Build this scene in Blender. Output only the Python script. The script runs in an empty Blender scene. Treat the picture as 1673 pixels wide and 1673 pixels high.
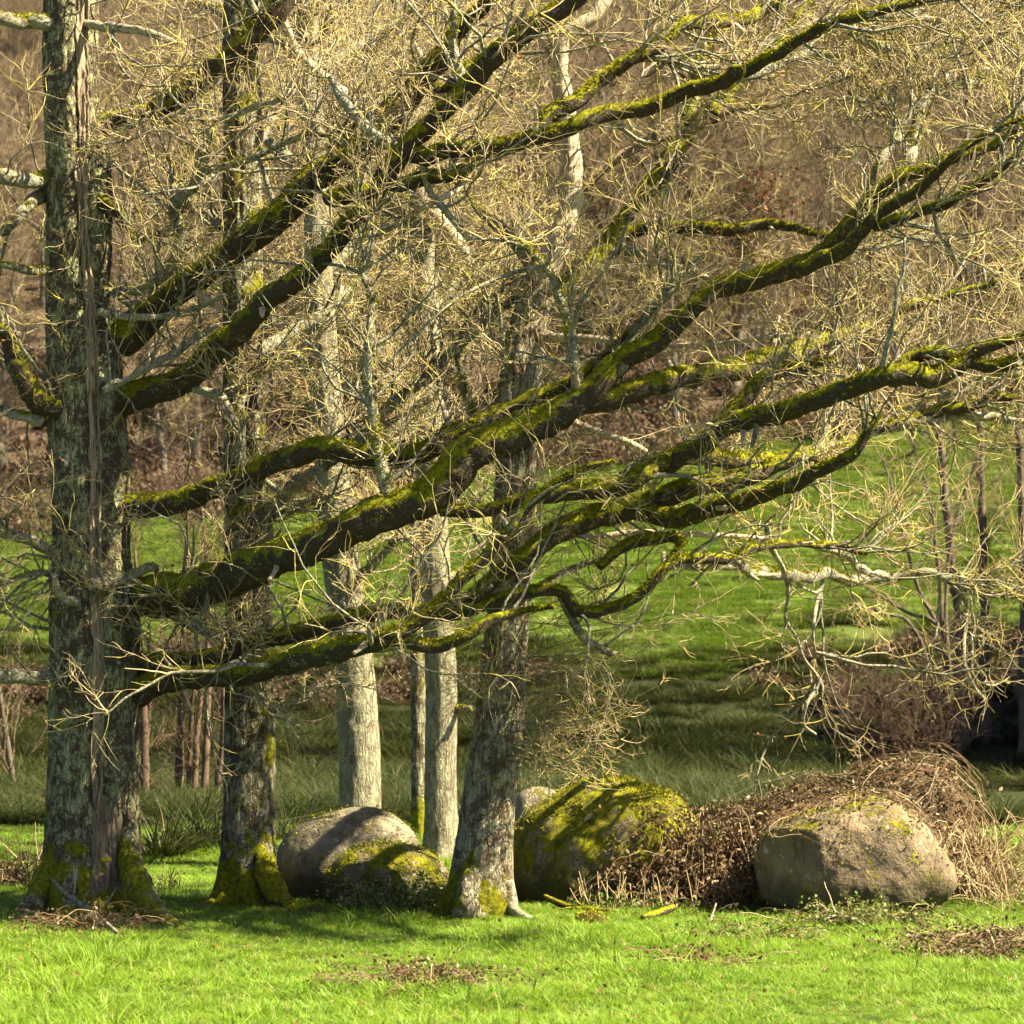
import bpy, math
import numpy as np
from mathutils import Vector, Matrix

# ------------------------------------------------------------------ camera, sky, sun, exposure
scene = bpy.context.scene
COL = scene.collection
PX = 1673.0                      # the photograph is 1673 px square
F = 4800.0                       # focal length in photograph pixels
CAM_H = 2.84
PITCH = math.radians(2.55)
cam_data = bpy.data.cameras.new("camera")
cam = bpy.data.objects.new("camera", cam_data)
COL.objects.link(cam)
cam.location = (0, 0, CAM_H)
cam.rotation_euler = (math.pi / 2 + PITCH, 0, 0)
cam_data.sensor_width = 36.0
cam_data.lens = F / PX * 36.0
cam_data.clip_end = 3000
cam_data.dof.use_dof = True
cam_data.dof.focus_distance = 30.5
cam_data.dof.aperture_fstop = 3.2
scene.camera = cam

SUN_EL = math.radians(48)
SUN_AZ = math.radians(13)        # measured from +X (the right of the picture) towards the camera
to_sun = Vector((math.cos(SUN_EL) * math.cos(SUN_AZ), -math.cos(SUN_EL) * math.sin(SUN_AZ), math.sin(SUN_EL)))
world = bpy.data.worlds.new("World")
scene.world = world
world.use_nodes = True
wn = world.node_tree
sky = wn.nodes.new("ShaderNodeTexSky")
sky.sky_type = 'NISHITA'
sky.sun_disc = False
sky.air_density = 0.3
sky.dust_density = 1.0
sky.ozone_density = 0.0
sky.sun_elevation = SUN_EL
sky.sun_rotation = math.radians(90) + SUN_AZ
wn.links.new(sky.outputs[0], wn.nodes["Background"].inputs[0])
wn.nodes["Background"].inputs[1].default_value = 0.065
sun_data = bpy.data.lights.new("sun", 'SUN')
sun_data.energy = 5.0
sun_data.angle = math.radians(0.5)
sun_data.color = (1.0, 0.87, 0.60)
sun = bpy.data.objects.new("sun", sun_data)
sun.rotation_euler = to_sun.to_track_quat('Z', 'Y').to_euler()
COL.objects.link(sun)
scene.view_settings.view_transform = 'Standard'
scene.view_settings.look = 'None'
scene.view_settings.exposure = 2.2
scene.view_settings.gamma = 1.0
scene.render.engine = 'CYCLES'
scene.cycles.max_bounces = 4
scene.cycles.diffuse_bounces = 1
scene.cycles.adaptive_threshold = 0.03
scene.cycles.glossy_bounces = 2
scene.cycles.transmission_bounces = 3
scene.cycles.transparent_max_bounces = 4

# ------------------------------------------------------------------ numeric helpers
RNG = np.random.default_rng(11)
CP, SP = math.cos(PITCH), math.sin(PITCH)


def ray(px, py):
    a = (np.asarray(px, float) - PX / 2) / F
    b = (PX / 2 - np.asarray(py, float)) / F
    return np.stack([a, CP - SP * b, SP + CP * b], -1)


def at(px, py, d):
    """point on the pixel's line of sight at distance d along the ground axis"""
    r = ray(px, py)
    t = np.asarray(d, float) / r[..., 1]
    return r * t[..., None] + np.array([0, 0, CAM_H])


def project(P):
    q = P - np.array([0, 0, CAM_H])
    z = q[..., 1] * CP + q[..., 2] * SP
    u = -q[..., 1] * SP + q[..., 2] * CP
    z = np.where(z > 0.1, z, 0.1)
    return PX / 2 + F * q[..., 0] / z, PX / 2 - F * u / z


def _hash(ix, iy, iz, seed):
    h = (ix.astype(np.uint32) * np.uint32(374761393) + iy.astype(np.uint32) * np.uint32(668265263)
         + iz.astype(np.uint32) * np.uint32(2147483647) + np.uint32(seed) * np.uint32(974711))
    h = (h ^ (h >> np.uint32(13))) * np.uint32(1274126177)
    h = h ^ (h >> np.uint32(16))
    return (h & np.uint32(0xFFFFFF)).astype(np.float64) / 0xFFFFFF


def vnoise(P, seed=0):
    P = np.asarray(P, float)
    i = np.floor(P).astype(np.int64)
    f = P - i
    f = f * f * (3 - 2 * f)
    out = 0
    for a in (0, 1):
        for b in (0, 1):
            for c in (0, 1):
                w = ((f[..., 0] if a else 1 - f[..., 0]) * (f[..., 1] if b else 1 - f[..., 1])
                     * (f[..., 2] if c else 1 - f[..., 2]))
                out = out + w * _hash(i[..., 0] + a, i[..., 1] + b, i[..., 2] + c, seed)
    return out * 2 - 1


def fbm(P, octv=4, seed=0):
    P = np.asarray(P, float)
    s, a, t = 0, 1.0, 0
    for k in range(octv):
        s = s + a * vnoise(P * 2 ** k, seed + k * 7)
        t += a
        a *= 0.5
    return s / t


def nrm(v):
    return v / np.maximum(np.linalg.norm(v, axis=-1, keepdims=True), 1e-9)


def smooth(P, step):
    """Catmull-Rom through the rows of P (any columns, first three are a position)"""
    P = np.asarray(P, float)
    if len(P) == 2:
        n = max(2, int(np.linalg.norm(P[1, :3] - P[0, :3]) / step) + 1)
        t = np.linspace(0, 1, n)[:, None]
        return P[0] * (1 - t) + P[1] * t
    Q = np.vstack([2 * P[0] - P[1], P, 2 * P[-1] - P[-2]])
    out = []
    for i in range(1, len(Q) - 2):
        n = max(1, int(round(np.linalg.norm(Q[i + 1, :3] - Q[i, :3]) / step)))
        t = (np.arange(n) / n)[:, None]
        a, b, c, d = Q[i - 1], Q[i], Q[i + 1], Q[i + 2]
        out.append(0.5 * (2 * b + (c - a) * t + (2 * a - 5 * b + 4 * c - d) * t ** 2 + (3 * b - a - 3 * c + d) * t ** 3))
    out.append(P[-1:])
    return np.vstack(out)


# ------------------------------------------------------------------ mesh helpers
def mesh_from(name, V, Q=None, T=None, smooth_shade=True):
    me = bpy.data.meshes.new(name)
    V = np.ascontiguousarray(V, np.float32).reshape(-1, 3)
    parts, sizes = [], []
    for A, k in ((Q, 4), (T, 3)):
        if A is not None and len(A):
            A = np.asarray(A, np.int32).reshape(-1, k)
            parts.append(A.ravel())
            sizes.append(np.full(len(A), k, np.int32))
    loops = np.concatenate(parts)
    sizes = np.concatenate(sizes)
    me.vertices.add(len(V))
    me.vertices.foreach_set("co", V.ravel())
    me.loops.add(len(loops))
    me.loops.foreach_set("vertex_index", loops)
    me.polygons.add(len(sizes))
    me.polygons.foreach_set("loop_start", np.concatenate([[0], np.cumsum(sizes)[:-1]]).astype(np.int32))
    if smooth_shade:
        me.polygons.foreach_set("use_smooth", np.ones(len(sizes), bool))
    me.update(calc_edges=True)
    return me


def obj(name, me, material, parent=None, kind=None, label=None, cat=None, group=None, origin=None):
    if isinstance(me, tuple):
        V, Q, T = me
        V = np.asarray(V, float).reshape(-1, 3)
        if origin is not None:
            V = V - np.asarray(origin)
        me = mesh_from(name, V, Q, T)
    if material is not None:
        me.materials.append(material)
    o = bpy.data.objects.new(name, me)
    COL.objects.link(o)
    if parent is not None:
        o.parent = parent
    elif origin is not None:
        o.location = origin
    tag(o, label, cat, group, kind)
    return o


def tag(o, label=None, cat=None, group=None, kind=None):
    if label:
        o["label"] = label
    if cat:
        o["category"] = cat
    if group:
        o["group"] = group
    if kind:
        o["kind"] = kind


def thing(name, loc, label, cat, group=None):
    o = bpy.data.objects.new(name, None)
    o.empty_display_size = 0.3
    o.location = loc
    COL.objects.link(o)
    tag(o, label, cat, group)
    return o


def join(parts):
    Vs, Qs, Ts, n = [], [], [], 0
    for V, Q, T in parts:
        V = np.asarray(V).reshape(-1, 3)
        Vs.append(V)
        if Q is not None and len(Q):
            Qs.append(np.asarray(Q).reshape(-1, 4) + n)
        if T is not None and len(T):
            Ts.append(np.asarray(T).reshape(-1, 3) + n)
        n += len(V)
    return np.vstack(Vs), (np.vstack(Qs) if Qs else None), (np.vstack(Ts) if Ts else None)


def frames(P):
    t = nrm(np.gradient(P, axis=0))
    u = np.zeros_like(P)
    ref = np.array([0, -1.0, 0]) if abs(t[0, 1]) < 0.9 else np.array([1.0, 0, 0])
    u0 = ref - t[0] * np.dot(ref, t[0])
    u[0] = u0 / np.linalg.norm(u0)
    for i in range(1, len(P)):
        w = u[i - 1] - t[i] * np.dot(u[i - 1], t[i])
        u[i] = w / np.linalg.norm(w)
    return t, u, np.cross(t, u)


def tube(P, R, n, disp=None):
    """a closed limb; disp(position, outward, radius, arc length, angle) is added to the radius"""
    P = np.asarray(P, float)
    R = np.asarray(R, float)
    t, u, v = frames(P)
    th = np.linspace(0, 2 * np.pi, n, endpoint=False)
    out = u[:, None] * np.cos(th)[None, :, None] + v[:, None] * np.sin(th)[None, :, None]
    rad = np.repeat(R[:, None], n, 1)
    if disp is not None:
        s = np.concatenate([[0], np.cumsum(np.linalg.norm(np.diff(P, axis=0), axis=1))])
        rad = rad + disp(P[:, None] + out * rad[..., None], out, rad, np.repeat(s[:, None], n, 1),
                         np.repeat(th[None], len(P), 0))
    V = P[:, None] + out * rad[..., None]
    m = len(P)
    i = np.arange(m - 1)[:, None] * n
    j = np.arange(n)[None]
    k = (j + 1) % n
    Q = np.stack([i + j, i + k, i + n + k, i + n + j], -1).reshape(-1, 4)
    V = np.vstack([V.reshape(-1, 3), P[0] - t[0] * R[0] * .3, P[-1] + t[-1] * R[-1] * .3])
    jj = np.arange(n)
    T = np.vstack([np.stack([(jj + 1) % n, jj, np.full(n, m * n)], -1),
                   np.stack([(m - 1) * n + jj, (m - 1) * n + (jj + 1) % n, np.full(n, m * n + 1)], -1)])
    return V, Q, T


def tubes(P, R, S=3):
    """many thin open tubes at once: P (N,K,3), R (N,K)"""
    N, K, _ = P.shape
    t = nrm(np.gradient(P, axis=1))
    ref = nrm(RNG.normal(size=(N, 1, 3)))
    u = nrm(np.cross(t, ref))
    v = np.cross(t, u)
    th = np.arange(S) * 2 * np.pi / S
    V = P[:, :, None] + (u[:, :, None] * np.cos(th)[None, None, :, None]
                         + v[:, :, None] * np.sin(th)[None, None, :, None]) * R[:, :, None, None]
    b = (np.arange(N) * K * S)[:, None, None] + (np.arange(K - 1) * S)[None, :, None]
    j = np.arange(S)[None, None]
    k = (j + 1) % S
    Q = np.stack([b + j, b + k, b + S + k, b + S + j], -1).reshape(-1, 4)
    return V.reshape(-1, 3), Q, None


def walk(P0, D0, L, K, wig, up, rng, curl=0.0):
    """crooked growth: N lines of K points"""
    N = len(P0)
    P = np.zeros((N, K, 3))
    P[:, 0] = P0
    d = nrm(D0)
    c = nrm(rng.normal(size=(N, 3))) * curl
    step = (np.asarray(L) / (K - 1))[:, None]
    for i in range(1, K):
        d = nrm(d + rng.normal(size=(N, 3)) * wig + c + np.array([0, 0, up]))
        P[:, i] = P[:, i - 1] + d * step
    return P


def sprout(pos, tan, rng, n, ang, upb, flat=1.0):
    """n start points picked from samples, with directions at an angle to the parent"""
    i = rng.integers(0, len(pos), n)
    q = rng.normal(size=(n, 3))
    q[:, 1] *= flat
    q[:, 2] += upb
    t = tan[i]
    q = nrm(q - t * np.sum(q * t, 1, keepdims=True))
    a = np.radians(rng.uniform(ang[0], ang[1], n))[:, None]
    return pos[i], nrm(t * np.cos(a) + q * np.sin(a)), i


def sample_lines(P, lo=0.25, hi=1.0, m=6, rng=RNG):
    """sample points and tangents on batched lines"""
    N, K, _ = P.shape
    t = rng.uniform(lo, hi, (N, m)) * (K - 1)
    i = np.minimum(t.astype(int), K - 2)
    f = (t - i)[..., None]
    a = np.take_along_axis(P, i[..., None].repeat(3, -1), 1)
    b = np.take_along_axis(P, (i + 1)[..., None].repeat(3, -1), 1)
    return (a * (1 - f) + b * f).reshape(-1, 3), nrm(b - a).reshape(-1, 3)


def taper(N, K, r0, r1, rng, spread=0.3):
    r = r0 * (1 + rng.uniform(-spread, spread, N))
    return r[:, None] * np.linspace(1, r1, K)[None]


# ------------------------------------------------------------------ node materials
class NT:
    def __init__(self, name):
        self.m = bpy.data.materials.new(name)
        self.m.use_nodes = True
        self.t = self.m.node_tree
        self.t.nodes.clear()
        self.out = self.t.nodes.new("ShaderNodeOutputMaterial")

    def n(self, kind, **kw):
        nd = self.t.nodes.new("ShaderNode" + kind)
        for k, v in kw.items():
            setattr(nd, k, v)
        return nd

    def l(self, a, b):
        self.t.links.new(a, b)

    def pos(self, scale=(1, 1, 1)):
        g = self.n("NewGeometry")
        mp = self.n("Mapping")
        mp.inputs["Scale"].default_value = scale
        self.l(g.outputs["Position"], mp.inputs["Vector"])
        return mp.outputs[0]

    def noise(self, vec, scale, detail=3, rough=0.6, dist=0.0):
        nd = self.n("TexNoise")
        nd.inputs["Scale"].default_value = scale
        nd.inputs["Detail"].default_value = detail
        nd.inputs["Roughness"].default_value = rough
        nd.inputs["Distortion"].default_value = dist
        self.l(vec, nd.inputs["Vector"])
        return nd.outputs["Fac"]

    def vor(self, vec, scale, feature='F1', out="Distance"):
        nd = self.n("TexVoronoi")
        nd.feature = feature
        nd.inputs["Scale"].default_value = scale
        self.l(vec, nd.inputs["Vector"])
        return nd.outputs[out]

    def ramp(self, fac, stops):
        nd = self.n("ValToRGB")
        e = nd.color_ramp.elements
        while len(e) < len(stops):
            e.new(0.5)
        for k, (p, c) in enumerate(stops):
            e[k].position = p
            e[k].color = (c, c, c, 1) if isinstance(c, (int, float)) else (*c, 1)
        self.l(fac, nd.inputs[0])
        return nd.outputs[0]

    def mix(self, fac, a, b):
        nd = self.n("Mix", data_type='RGBA')
        for s, v in ((nd.inputs[6], a), (nd.inputs[7], b)):
            if isinstance(v, tuple):
                s.default_value = (*v, 1)
            else:
                self.l(v, s)
        if isinstance(fac, (int, float)):
            nd.inputs[0].default_value = fac
        else:
            self.l(fac, nd.inputs[0])
        return nd.outputs[2]

    def math(self, op, a, b=None, clamp=False):
        nd = self.n("Math", operation=op, use_clamp=clamp)
        for s, v in zip(nd.inputs, (a, b)):
            if v is None:
                continue
            if isinstance(v, (int, float)):
                s.default_value = v
            else:
                self.l(v, s)
        return nd.outputs[0]

    def normal_z(self):
        g = self.n("NewGeometry")
        sp = self.n("SeparateXYZ")
        self.l(g.outputs["Normal"], sp.inputs[0])
        return sp.outputs

    def island(self):
        return self.n("NewGeometry").outputs["Random Per Island"]

    def finish(self, color, rough=0.9, bump=None, dist=0.02, strength=1.0, translucent=0.0, spec=0.2):
        p = self.n("BsdfPrincipled")
        p.inputs["Roughness"].default_value = rough
        p.inputs["Specular IOR Level"].default_value = spec
        if isinstance(color, tuple):
            p.inputs["Base Color"].default_value = (*color, 1)
        else:
            self.l(color, p.inputs["Base Color"])
        if bump is not None:
            b = self.n("Bump")
            b.inputs["Distance"].default_value = dist
            b.inputs["Strength"].default_value = strength
            self.l(bump, b.inputs["Height"])
            self.l(b.outputs[0], p.inputs["Normal"])
        sh = p.outputs[0]
        if translucent > 0:
            tr = self.n("BsdfTranslucent")
            if isinstance(color, tuple):
                tr.inputs[0].default_value = (*color, 1)
            else:
                self.l(color, tr.inputs[0])
            mx = self.n("MixShader")
            mx.inputs[0].default_value = translucent
            self.l(sh, mx.inputs[1])
            self.l(tr.outputs[0], mx.inputs[2])
            sh = mx.outputs[0]
        self.l(sh, self.out.inputs[0])
        return self.m


MOSS_A, MOSS_B = (0.055, 0.080, 0.004), (0.36, 0.335, 0.008)


def bark(name, dark=(0.022, 0.016, 0.010), mid=(0.10, 0.075, 0.048), lichen=(0.29, 0.29, 0.19), lich=0.5,
         moss_up=0.0, moss_amt=0.5, moss_side=None, stretch=(26, 26, 5.5), base_moss=None, bump=0.03):
    """bark plates with fissures, lichen crusts, and moss where the surface faces up or to one weather side"""
    k = NT(name)
    p = k.pos(stretch)
    wob = k.n("VectorMath", operation='ADD')
    nz = k.n("TexNoise")
    nz.inputs["Scale"].default_value = 3.0
    pw = k.pos((3, 3, 3))
    k.l(pw, nz.inputs["Vector"])
    k.l(p, wob.inputs[0])
    sc = k.n("VectorMath", operation='SCALE')
    sc.inputs["Scale"].default_value = 2.2
    k.l(nz.outputs["Color"], sc.inputs[0])
    k.l(sc.outputs[0], wob.inputs[1])
    crack = k.vor(wob.outputs[0], 1.0, 'DISTANCE_TO_EDGE')
    plate = k.ramp(crack, [(0.0, 0.0), (0.22, 0.7), (0.5, 1.0)])
    fis = k.ramp(k.noise(k.pos(tuple(c * 0.8 for c in stretch)), 1.0, 5, 0.7, 1.2), [(0.36, 0.0), (0.56, 1.0)])
    plate = k.math('ADD', k.math('MULTIPLY', plate, 0.45), k.math('MULTIPLY', fis, 0.55))
    pn = k.pos((1, 1, 1))
    fine = k.noise(pn, 60, 4, 0.7)
    col = k.mix(plate, dark, mid)
    col = k.mix(k.ramp(fine, [(0.35, 0.0), (0.7, 0.6)]), col, tuple(min(1, c * 1.9) for c in mid))
    ln = k.noise(pn, 5.5, 5, 0.72, 0.4)
    ln2 = k.noise(pn, 32, 3, 0.75)
    lm = k.math('ADD', k.math('MULTIPLY', ln, 0.65), k.math('MULTIPLY', ln2, 0.35))
    thr = 0.60 - 0.2 * lich
    lmask = k.math('MULTIPLY', k.ramp(lm, [(thr, 0.0), (thr + 0.05, 1.0)]), k.ramp(plate, [(0.25, 0.15), (0.8, 1.0)]))
    lcol = k.mix(k.noise(pn, 14, 2), tuple(c * 0.6 for c in lichen), tuple(min(1, c * 1.25) for c in lichen))
    col = k.mix(lmask, col, lcol)
    # moss
    ax = k.normal_z()
    mn = k.noise(pn, 3.2, 5, 0.68, 0.3)
    m = k.math('MULTIPLY', k.math('SUBTRACT', mn, 0.5), 2.6)
    m = k.math('ADD', m, moss_amt - 0.5)
    if moss_up:
        m = k.math('ADD', m, k.math('MULTIPLY', ax[2], moss_up))
    if moss_side is not None:
        d = k.math('ADD', k.math('MULTIPLY', ax[0], moss_side[0]), k.math('MULTIPLY', ax[1], moss_side[1]))
        m = k.math('ADD', m, d)
    if base_moss is not None:
        spx = k.n("SeparateXYZ")
        k.l(pn, spx.inputs[0])
        low = k.math('SUBTRACT', 1.0, k.math('DIVIDE', spx.outputs[2], base_moss), clamp=True)
        m = k.math('ADD', m, k.math('MULTIPLY', low, k.math('MULTIPLY', k.ramp(k.noise(pn, 1.7, 4, 0.7), [(0.35, 0.0), (0.65, 1.0)]), 1.5)))
    mm = k.ramp(m, [(0.30, 0.0), (0.48, 1.0)])
    mcol = k.mix(k.ramp(k.noise(pn, 22, 3), [(0.3, 0.0), (0.7, 1.0)]), MOSS_A, MOSS_B)
    col = k.mix(mm, col, mcol)
    fz = k.noise(pn, 130, 2, 0.7)
    hb = k.math('ADD', k.math('MULTIPLY', plate, 0.8), k.math('MULTIPLY', fine, 0.35))
    hm = k.math('ADD', k.math('MULTIPLY', fz, 0.9), 0.6)
    hn = k.n("Mix", data_type='FLOAT')
    k.l(mm, hn.inputs[0])
    k.l(hb, hn.inputs[2])
    k.l(hm, hn.inputs[3])
    return k.finish(col, 0.92, hn.outputs[0], bump, 1.0)


def simple(name, a, b, scale=8, rough=0.9, translucent=0.0, bump=None, island=False, third=None):
    k = NT(name)
    pn = k.pos()
    f = k.ramp(k.noise(pn, scale, 4, 0.65), [(0.3, 0.0), (0.7, 1.0)])
    if island:
        f = k.math('ADD', k.math('MULTIPLY', f, 0.4), k.math('MULTIPLY', k.island(), 0.6))
    col = k.mix(f, a, b)
    if third is not None:
        col = k.mix(k.ramp(k.island() if island else k.noise(pn, scale * 2.7), [(0.72, 0.0), (0.8, 1.0)]), col, third)
    return k.finish(col, rough, k.noise(pn, scale * 6, 3) if bump else None, bump or 0.01, 1.0, translucent)


def wood_mat(name, a, b, c):
    k = NT(name)
    g = k.pos((40, 40, 2.0))
    grain = k.noise(g, 1.0, 4, 0.65, 0.6)
    col = k.mix(k.ramp(grain, [(0.3, 0.0), (0.6, 1.0)]), a, b)
    col = k.mix(k.ramp(k.noise(k.pos((70, 70, 1.2)), 1.0, 2), [(0.33, 1.0), (0.45, 0.0)]), col, c)
    return k.finish(col, 0.75, grain, 0.03, 1.0)


def plant(name, a, b, c=None, translucent=0.35, big=0.5):
    """blades and leaves: colour varies per copy, per blade and over the ground"""
    k = NT(name)
    oi = k.n("ObjectInfo")
    pn = k.pos((1, 1, 1))
    f = k.math('ADD', k.math('MULTIPLY', oi.outputs["Random"], 0.42), k.math('MULTIPLY', k.island(), 0.28))
    f = k.math('ADD', f, k.math('MULTIPLY', k.ramp(k.noise(pn, big, 4), [(0.3, 0.0), (0.7, 1.0)]), 0.3))
    col = k.mix(f, a, b)
    if c is not None:
        col = k.mix(k.ramp(k.math('FRACT', k.math('MULTIPLY', k.island(), 7.31)), [(0.90, 0.0), (0.94, 1.0)]), col, c)
    return k.finish(col, 0.55, None, translucent=translucent, spec=0.3)


M = {}
M['trunk_split'] = bark("bark_split_oak", lichen=(0.42, 0.43, 0.22), lich=0.62, moss_amt=0.36, moss_side=(-0.25, -0.05), base_moss=1.3, stretch=(24, 24, 5))
M['trunk_moss'] = bark("bark_mossy_oak", lichen=(0.40, 0.40, 0.26), lich=0.62, moss_amt=0.54, moss_side=(0.12, -0.1), base_moss=0.9, mid=(0.10, 0.075, 0.045))
M['trunk_grey'] = bark("bark_grey_oak", lichen=(0.34, 0.35, 0.22), lich=0.72, moss_amt=0.05, mid=(0.19, 0.16, 0.11), moss_side=(-0.2, 0), bump=0.02)
M['trunk_lean'] = bark("bark_leaning_oak", lichen=(0.44, 0.42, 0.28), lich=0.72, moss_amt=0.36, moss_side=(-0.30, -0.05), base_moss=0.8, mid=(0.14, 0.10, 0.06))
M['limb'] = bark("bark_mossy_limb", lich=0.22, moss_up=0.75, moss_amt=0.78, stretch=(30, 30, 30), bump=0.02, mid=(0.07, 0.052, 0.032))
M['branch'] = bark("bark_lichen_branch", lich=0.85, moss_up=0.42, moss_amt=0.28, stretch=(40, 40, 40), bump=0.012,
                   lichen=(0.42, 0.42, 0.30), mid=(0.14, 0.115, 0.08))
M['grey'] = bark("bark_lichen_grey", lich=1.15, moss_up=0.2, moss_amt=0.05, stretch=(40, 40, 40), bump=0.012, lichen=(0.50, 0.48, 0.33))
M['twig'] = simple("twig_bark", (0.21, 0.155, 0.085), (0.58, 0.47, 0.27), 3, 0.8, island=True, third=(0.44, 0.375, 0.09))
M['bare'] = wood_mat("bare_dead_wood", (0.34, 0.26, 0.16), (0.66, 0.55, 0.38), (0.10, 0.065, 0.04))
M['heart'] = wood_mat("split_heartwood", (0.17, 0.115, 0.07), (0.48, 0.37, 0.24), (0.035, 0.02, 0.012))
M['crack'] = wood_mat("cracked_old_wood", (0.11, 0.075, 0.045), (0.27, 0.20, 0.125), (0.02, 0.014, 0.008))
def moss_mat():
    k = NT("moss_tufts")
    pn = k.pos()
    f = k.math('ADD', k.math('MULTIPLY', k.ramp(k.noise(pn, 5, 6, 0.72), [(0.32, 0.0), (0.68, 1.0)]), 0.82), k.math('MULTIPLY', k.island(), 0.18))
    col = k.mix(f, (0.075, 0.10, 0.004), (0.44, 0.40, 0.014))
    col = k.mix(k.ramp(k.noise(pn, 2.6, 5, 0.7), [(0.58, 0.0), (0.70, 0.7)]), col, (0.17, 0.12, 0.03))
    return k.finish(col, 0.85, None, translucent=0.15)


M['moss'] = moss_mat()
M['deadleaf'] = plant("dry_oak_leaves", (0.16, 0.07, 0.03), (0.36, 0.17, 0.08), None, 0.3)
M['russet'] = plant("russet_leaves", (0.17, 0.055, 0.03), (0.34, 0.13, 0.07), None, 0.3)
M['grass'] = plant("meadow_grass_blades", (0.072, 0.172, 0.011), (0.275, 0.41, 0.034), (0.38, 0.35, 0.14), 0.42, 0.7)
M['sedge'] = plant("sedge_blades", (0.012, 0.024, 0.005), (0.066, 0.080, 0.017), (0.17, 0.125, 0.05), 0.3, 0.3)  # sedge green, darkened further to stand in for shade the hollies don't reach
M['tuft'] = plant("pasture_tuft_blades", (0.05, 0.075, 0.012), (0.17, 0.165, 0.04), (0.30, 0.23, 0.10), 0.3, 0.2)
M['farmeadow'] = plant("hill_meadow_tufts", (0.052, 0.115, 0.010), (0.165, 0.25, 0.024), (0.24, 0.19, 0.07), 0.35, 0.12)
M['cane'] = simple("bramble_canes", (0.075, 0.04, 0.025), (0.26, 0.16, 0.085), 6, 0.7, island=True, third=(0.42, 0.32, 0.19))
M['drycane'] = simple("dry_stems", (0.27, 0.19, 0.10), (0.52, 0.40, 0.23), 6, 0.8, island=True)
M['brleaf'] = plant("bramble_leaves", (0.04, 0.05, 0.015), (0.21, 0.12, 0.06), (0.40, 0.32, 0.20), 0.25, 3.0)
M['greenleaf'] = plant("ground_ivy_leaves", (0.07, 0.13, 0.015), (0.20, 0.26, 0.05), (0.30, 0.26, 0.12), 0.3, 3.0)
M['alder'] = simple("alder_bark", (0.075, 0.06, 0.045), (0.17, 0.14, 0.10), 6, 0.9, bump=0.01)
M['aldertwig'] = simple("alder_twigs", (0.12, 0.085, 0.05), (0.24, 0.18, 0.11), 2, 0.9, island=True)
M['redstem'] = simple("red_brown_stems", (0.06, 0.042, 0.03), (0.16, 0.105, 0.07), 5, 0.9, bump=0.01)
M['fartrunk'] = simple("far_trunks", (0.09, 0.075, 0.055), (0.22, 0.19, 0.14), 2, 0.9)
M['evergreen'] = plant("holly_leaves", (0.02, 0.035, 0.01), (0.05, 0.08, 0.02), None, 0.1)
M['bracken'] = plant("dead_bracken", (0.075, 0.046, 0.028), (0.165, 0.110, 0.066), None, 0.3, 0.2)


def far_twig_mat():
    k = NT("far_wood_twigs")
    oi = k.n("ObjectInfo")
    col = k.mix(oi.outputs["Random"], (0.095, 0.069, 0.037), (0.20, 0.152, 0.085))
    col = k.mix(k.ramp(k.noise(k.pos(), 0.03, 3), [(0.4, 0.0), (0.62, 0.7)]), col, (0.15, 0.10, 0.08))
    col = k.mix(k.math('MULTIPLY', k.island(), 0.5), col, (0.25, 0.20, 0.115))
    return k.finish(col, 0.95)


M['fartwig'] = far_twig_mat()


def rock_mat(name, moss_amt, moss_up, base=(0.30, 0.25, 0.17), dark=(0.13, 0.105, 0.075), moss_hi=MOSS_B):
    k = NT(name)
    pn = k.pos()
    big = k.noise(pn, 2.2, 5, 0.65, 0.3)
    col = k.mix(k.ramp(big, [(0.35, 0.0), (0.65, 1.0)]), dark, base)
    sp = k.noise(pn, 75, 3, 0.8)
    col = k.mix(k.ramp(sp, [(0.54, 0.0), (0.70, 0.5)]), col, tuple(min(1, c * 1.6) for c in base))
    col = k.mix(k.ramp(k.noise(pn, 110, 2, 0.8), [(0.30, 0.8), (0.42, 0.0)]), col, (0.06, 0.05, 0.04))
    lm = k.ramp(k.noise(pn, 11, 4, 0.75), [(0.60, 0.0), (0.66, 0.8)])
    col = k.mix(lm, col, (0.46, 0.43, 0.31))
    ax = k.normal_z()
    m = k.math('ADD', k.math('MULTIPLY', k.math('SUBTRACT', k.noise(pn, 3.0, 6, 0.7), 0.5), 3.0), moss_amt - 0.5)
    m = k.math('ADD', m, k.math('MULTIPLY', ax[2], moss_up))
    m = k.math('ADD', m, k.math('MULTIPLY', k.math('SUBTRACT', k.noise(pn, 24, 3, 0.7), 0.5), 0.9))
    mm = k.ramp(m, [(0.30, 0.0), (0.46, 1.0)])
    mcol = k.mix(k.ramp(k.noise(pn, 9, 6, 0.75), [(0.34, 0.0), (0.64, 1.0)]), MOSS_A, moss_hi)
    mcol = k.mix(k.ramp(k.noise(pn, 4.3, 5, 0.75), [(0.56, 0.0), (0.68, 0.75)]), mcol, (0.13, 0.085, 0.03))
    col = k.mix(mm, col, mcol)
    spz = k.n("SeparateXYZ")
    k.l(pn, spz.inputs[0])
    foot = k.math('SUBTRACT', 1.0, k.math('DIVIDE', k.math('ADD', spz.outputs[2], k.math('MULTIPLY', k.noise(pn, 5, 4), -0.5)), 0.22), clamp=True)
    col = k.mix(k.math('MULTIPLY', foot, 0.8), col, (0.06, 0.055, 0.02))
    streak = k.ramp(k.noise(k.pos((7, 7, 0.9)), 1.0, 5, 0.7), [(0.50, 0.0), (0.66, 0.55)])
    col = k.mix(streak, col, tuple(c * 0.5 for c in dark))
    h = k.math('ADD', k.math('MULTIPLY', k.noise(pn, 9, 6, 0.62), 1.6), k.math('MULTIPLY', k.math('MULTIPLY', k.noise(pn, 120, 2), mm), 0.8))
    return k.finish(col, 0.93, h, 0.035, 1.0)


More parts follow.
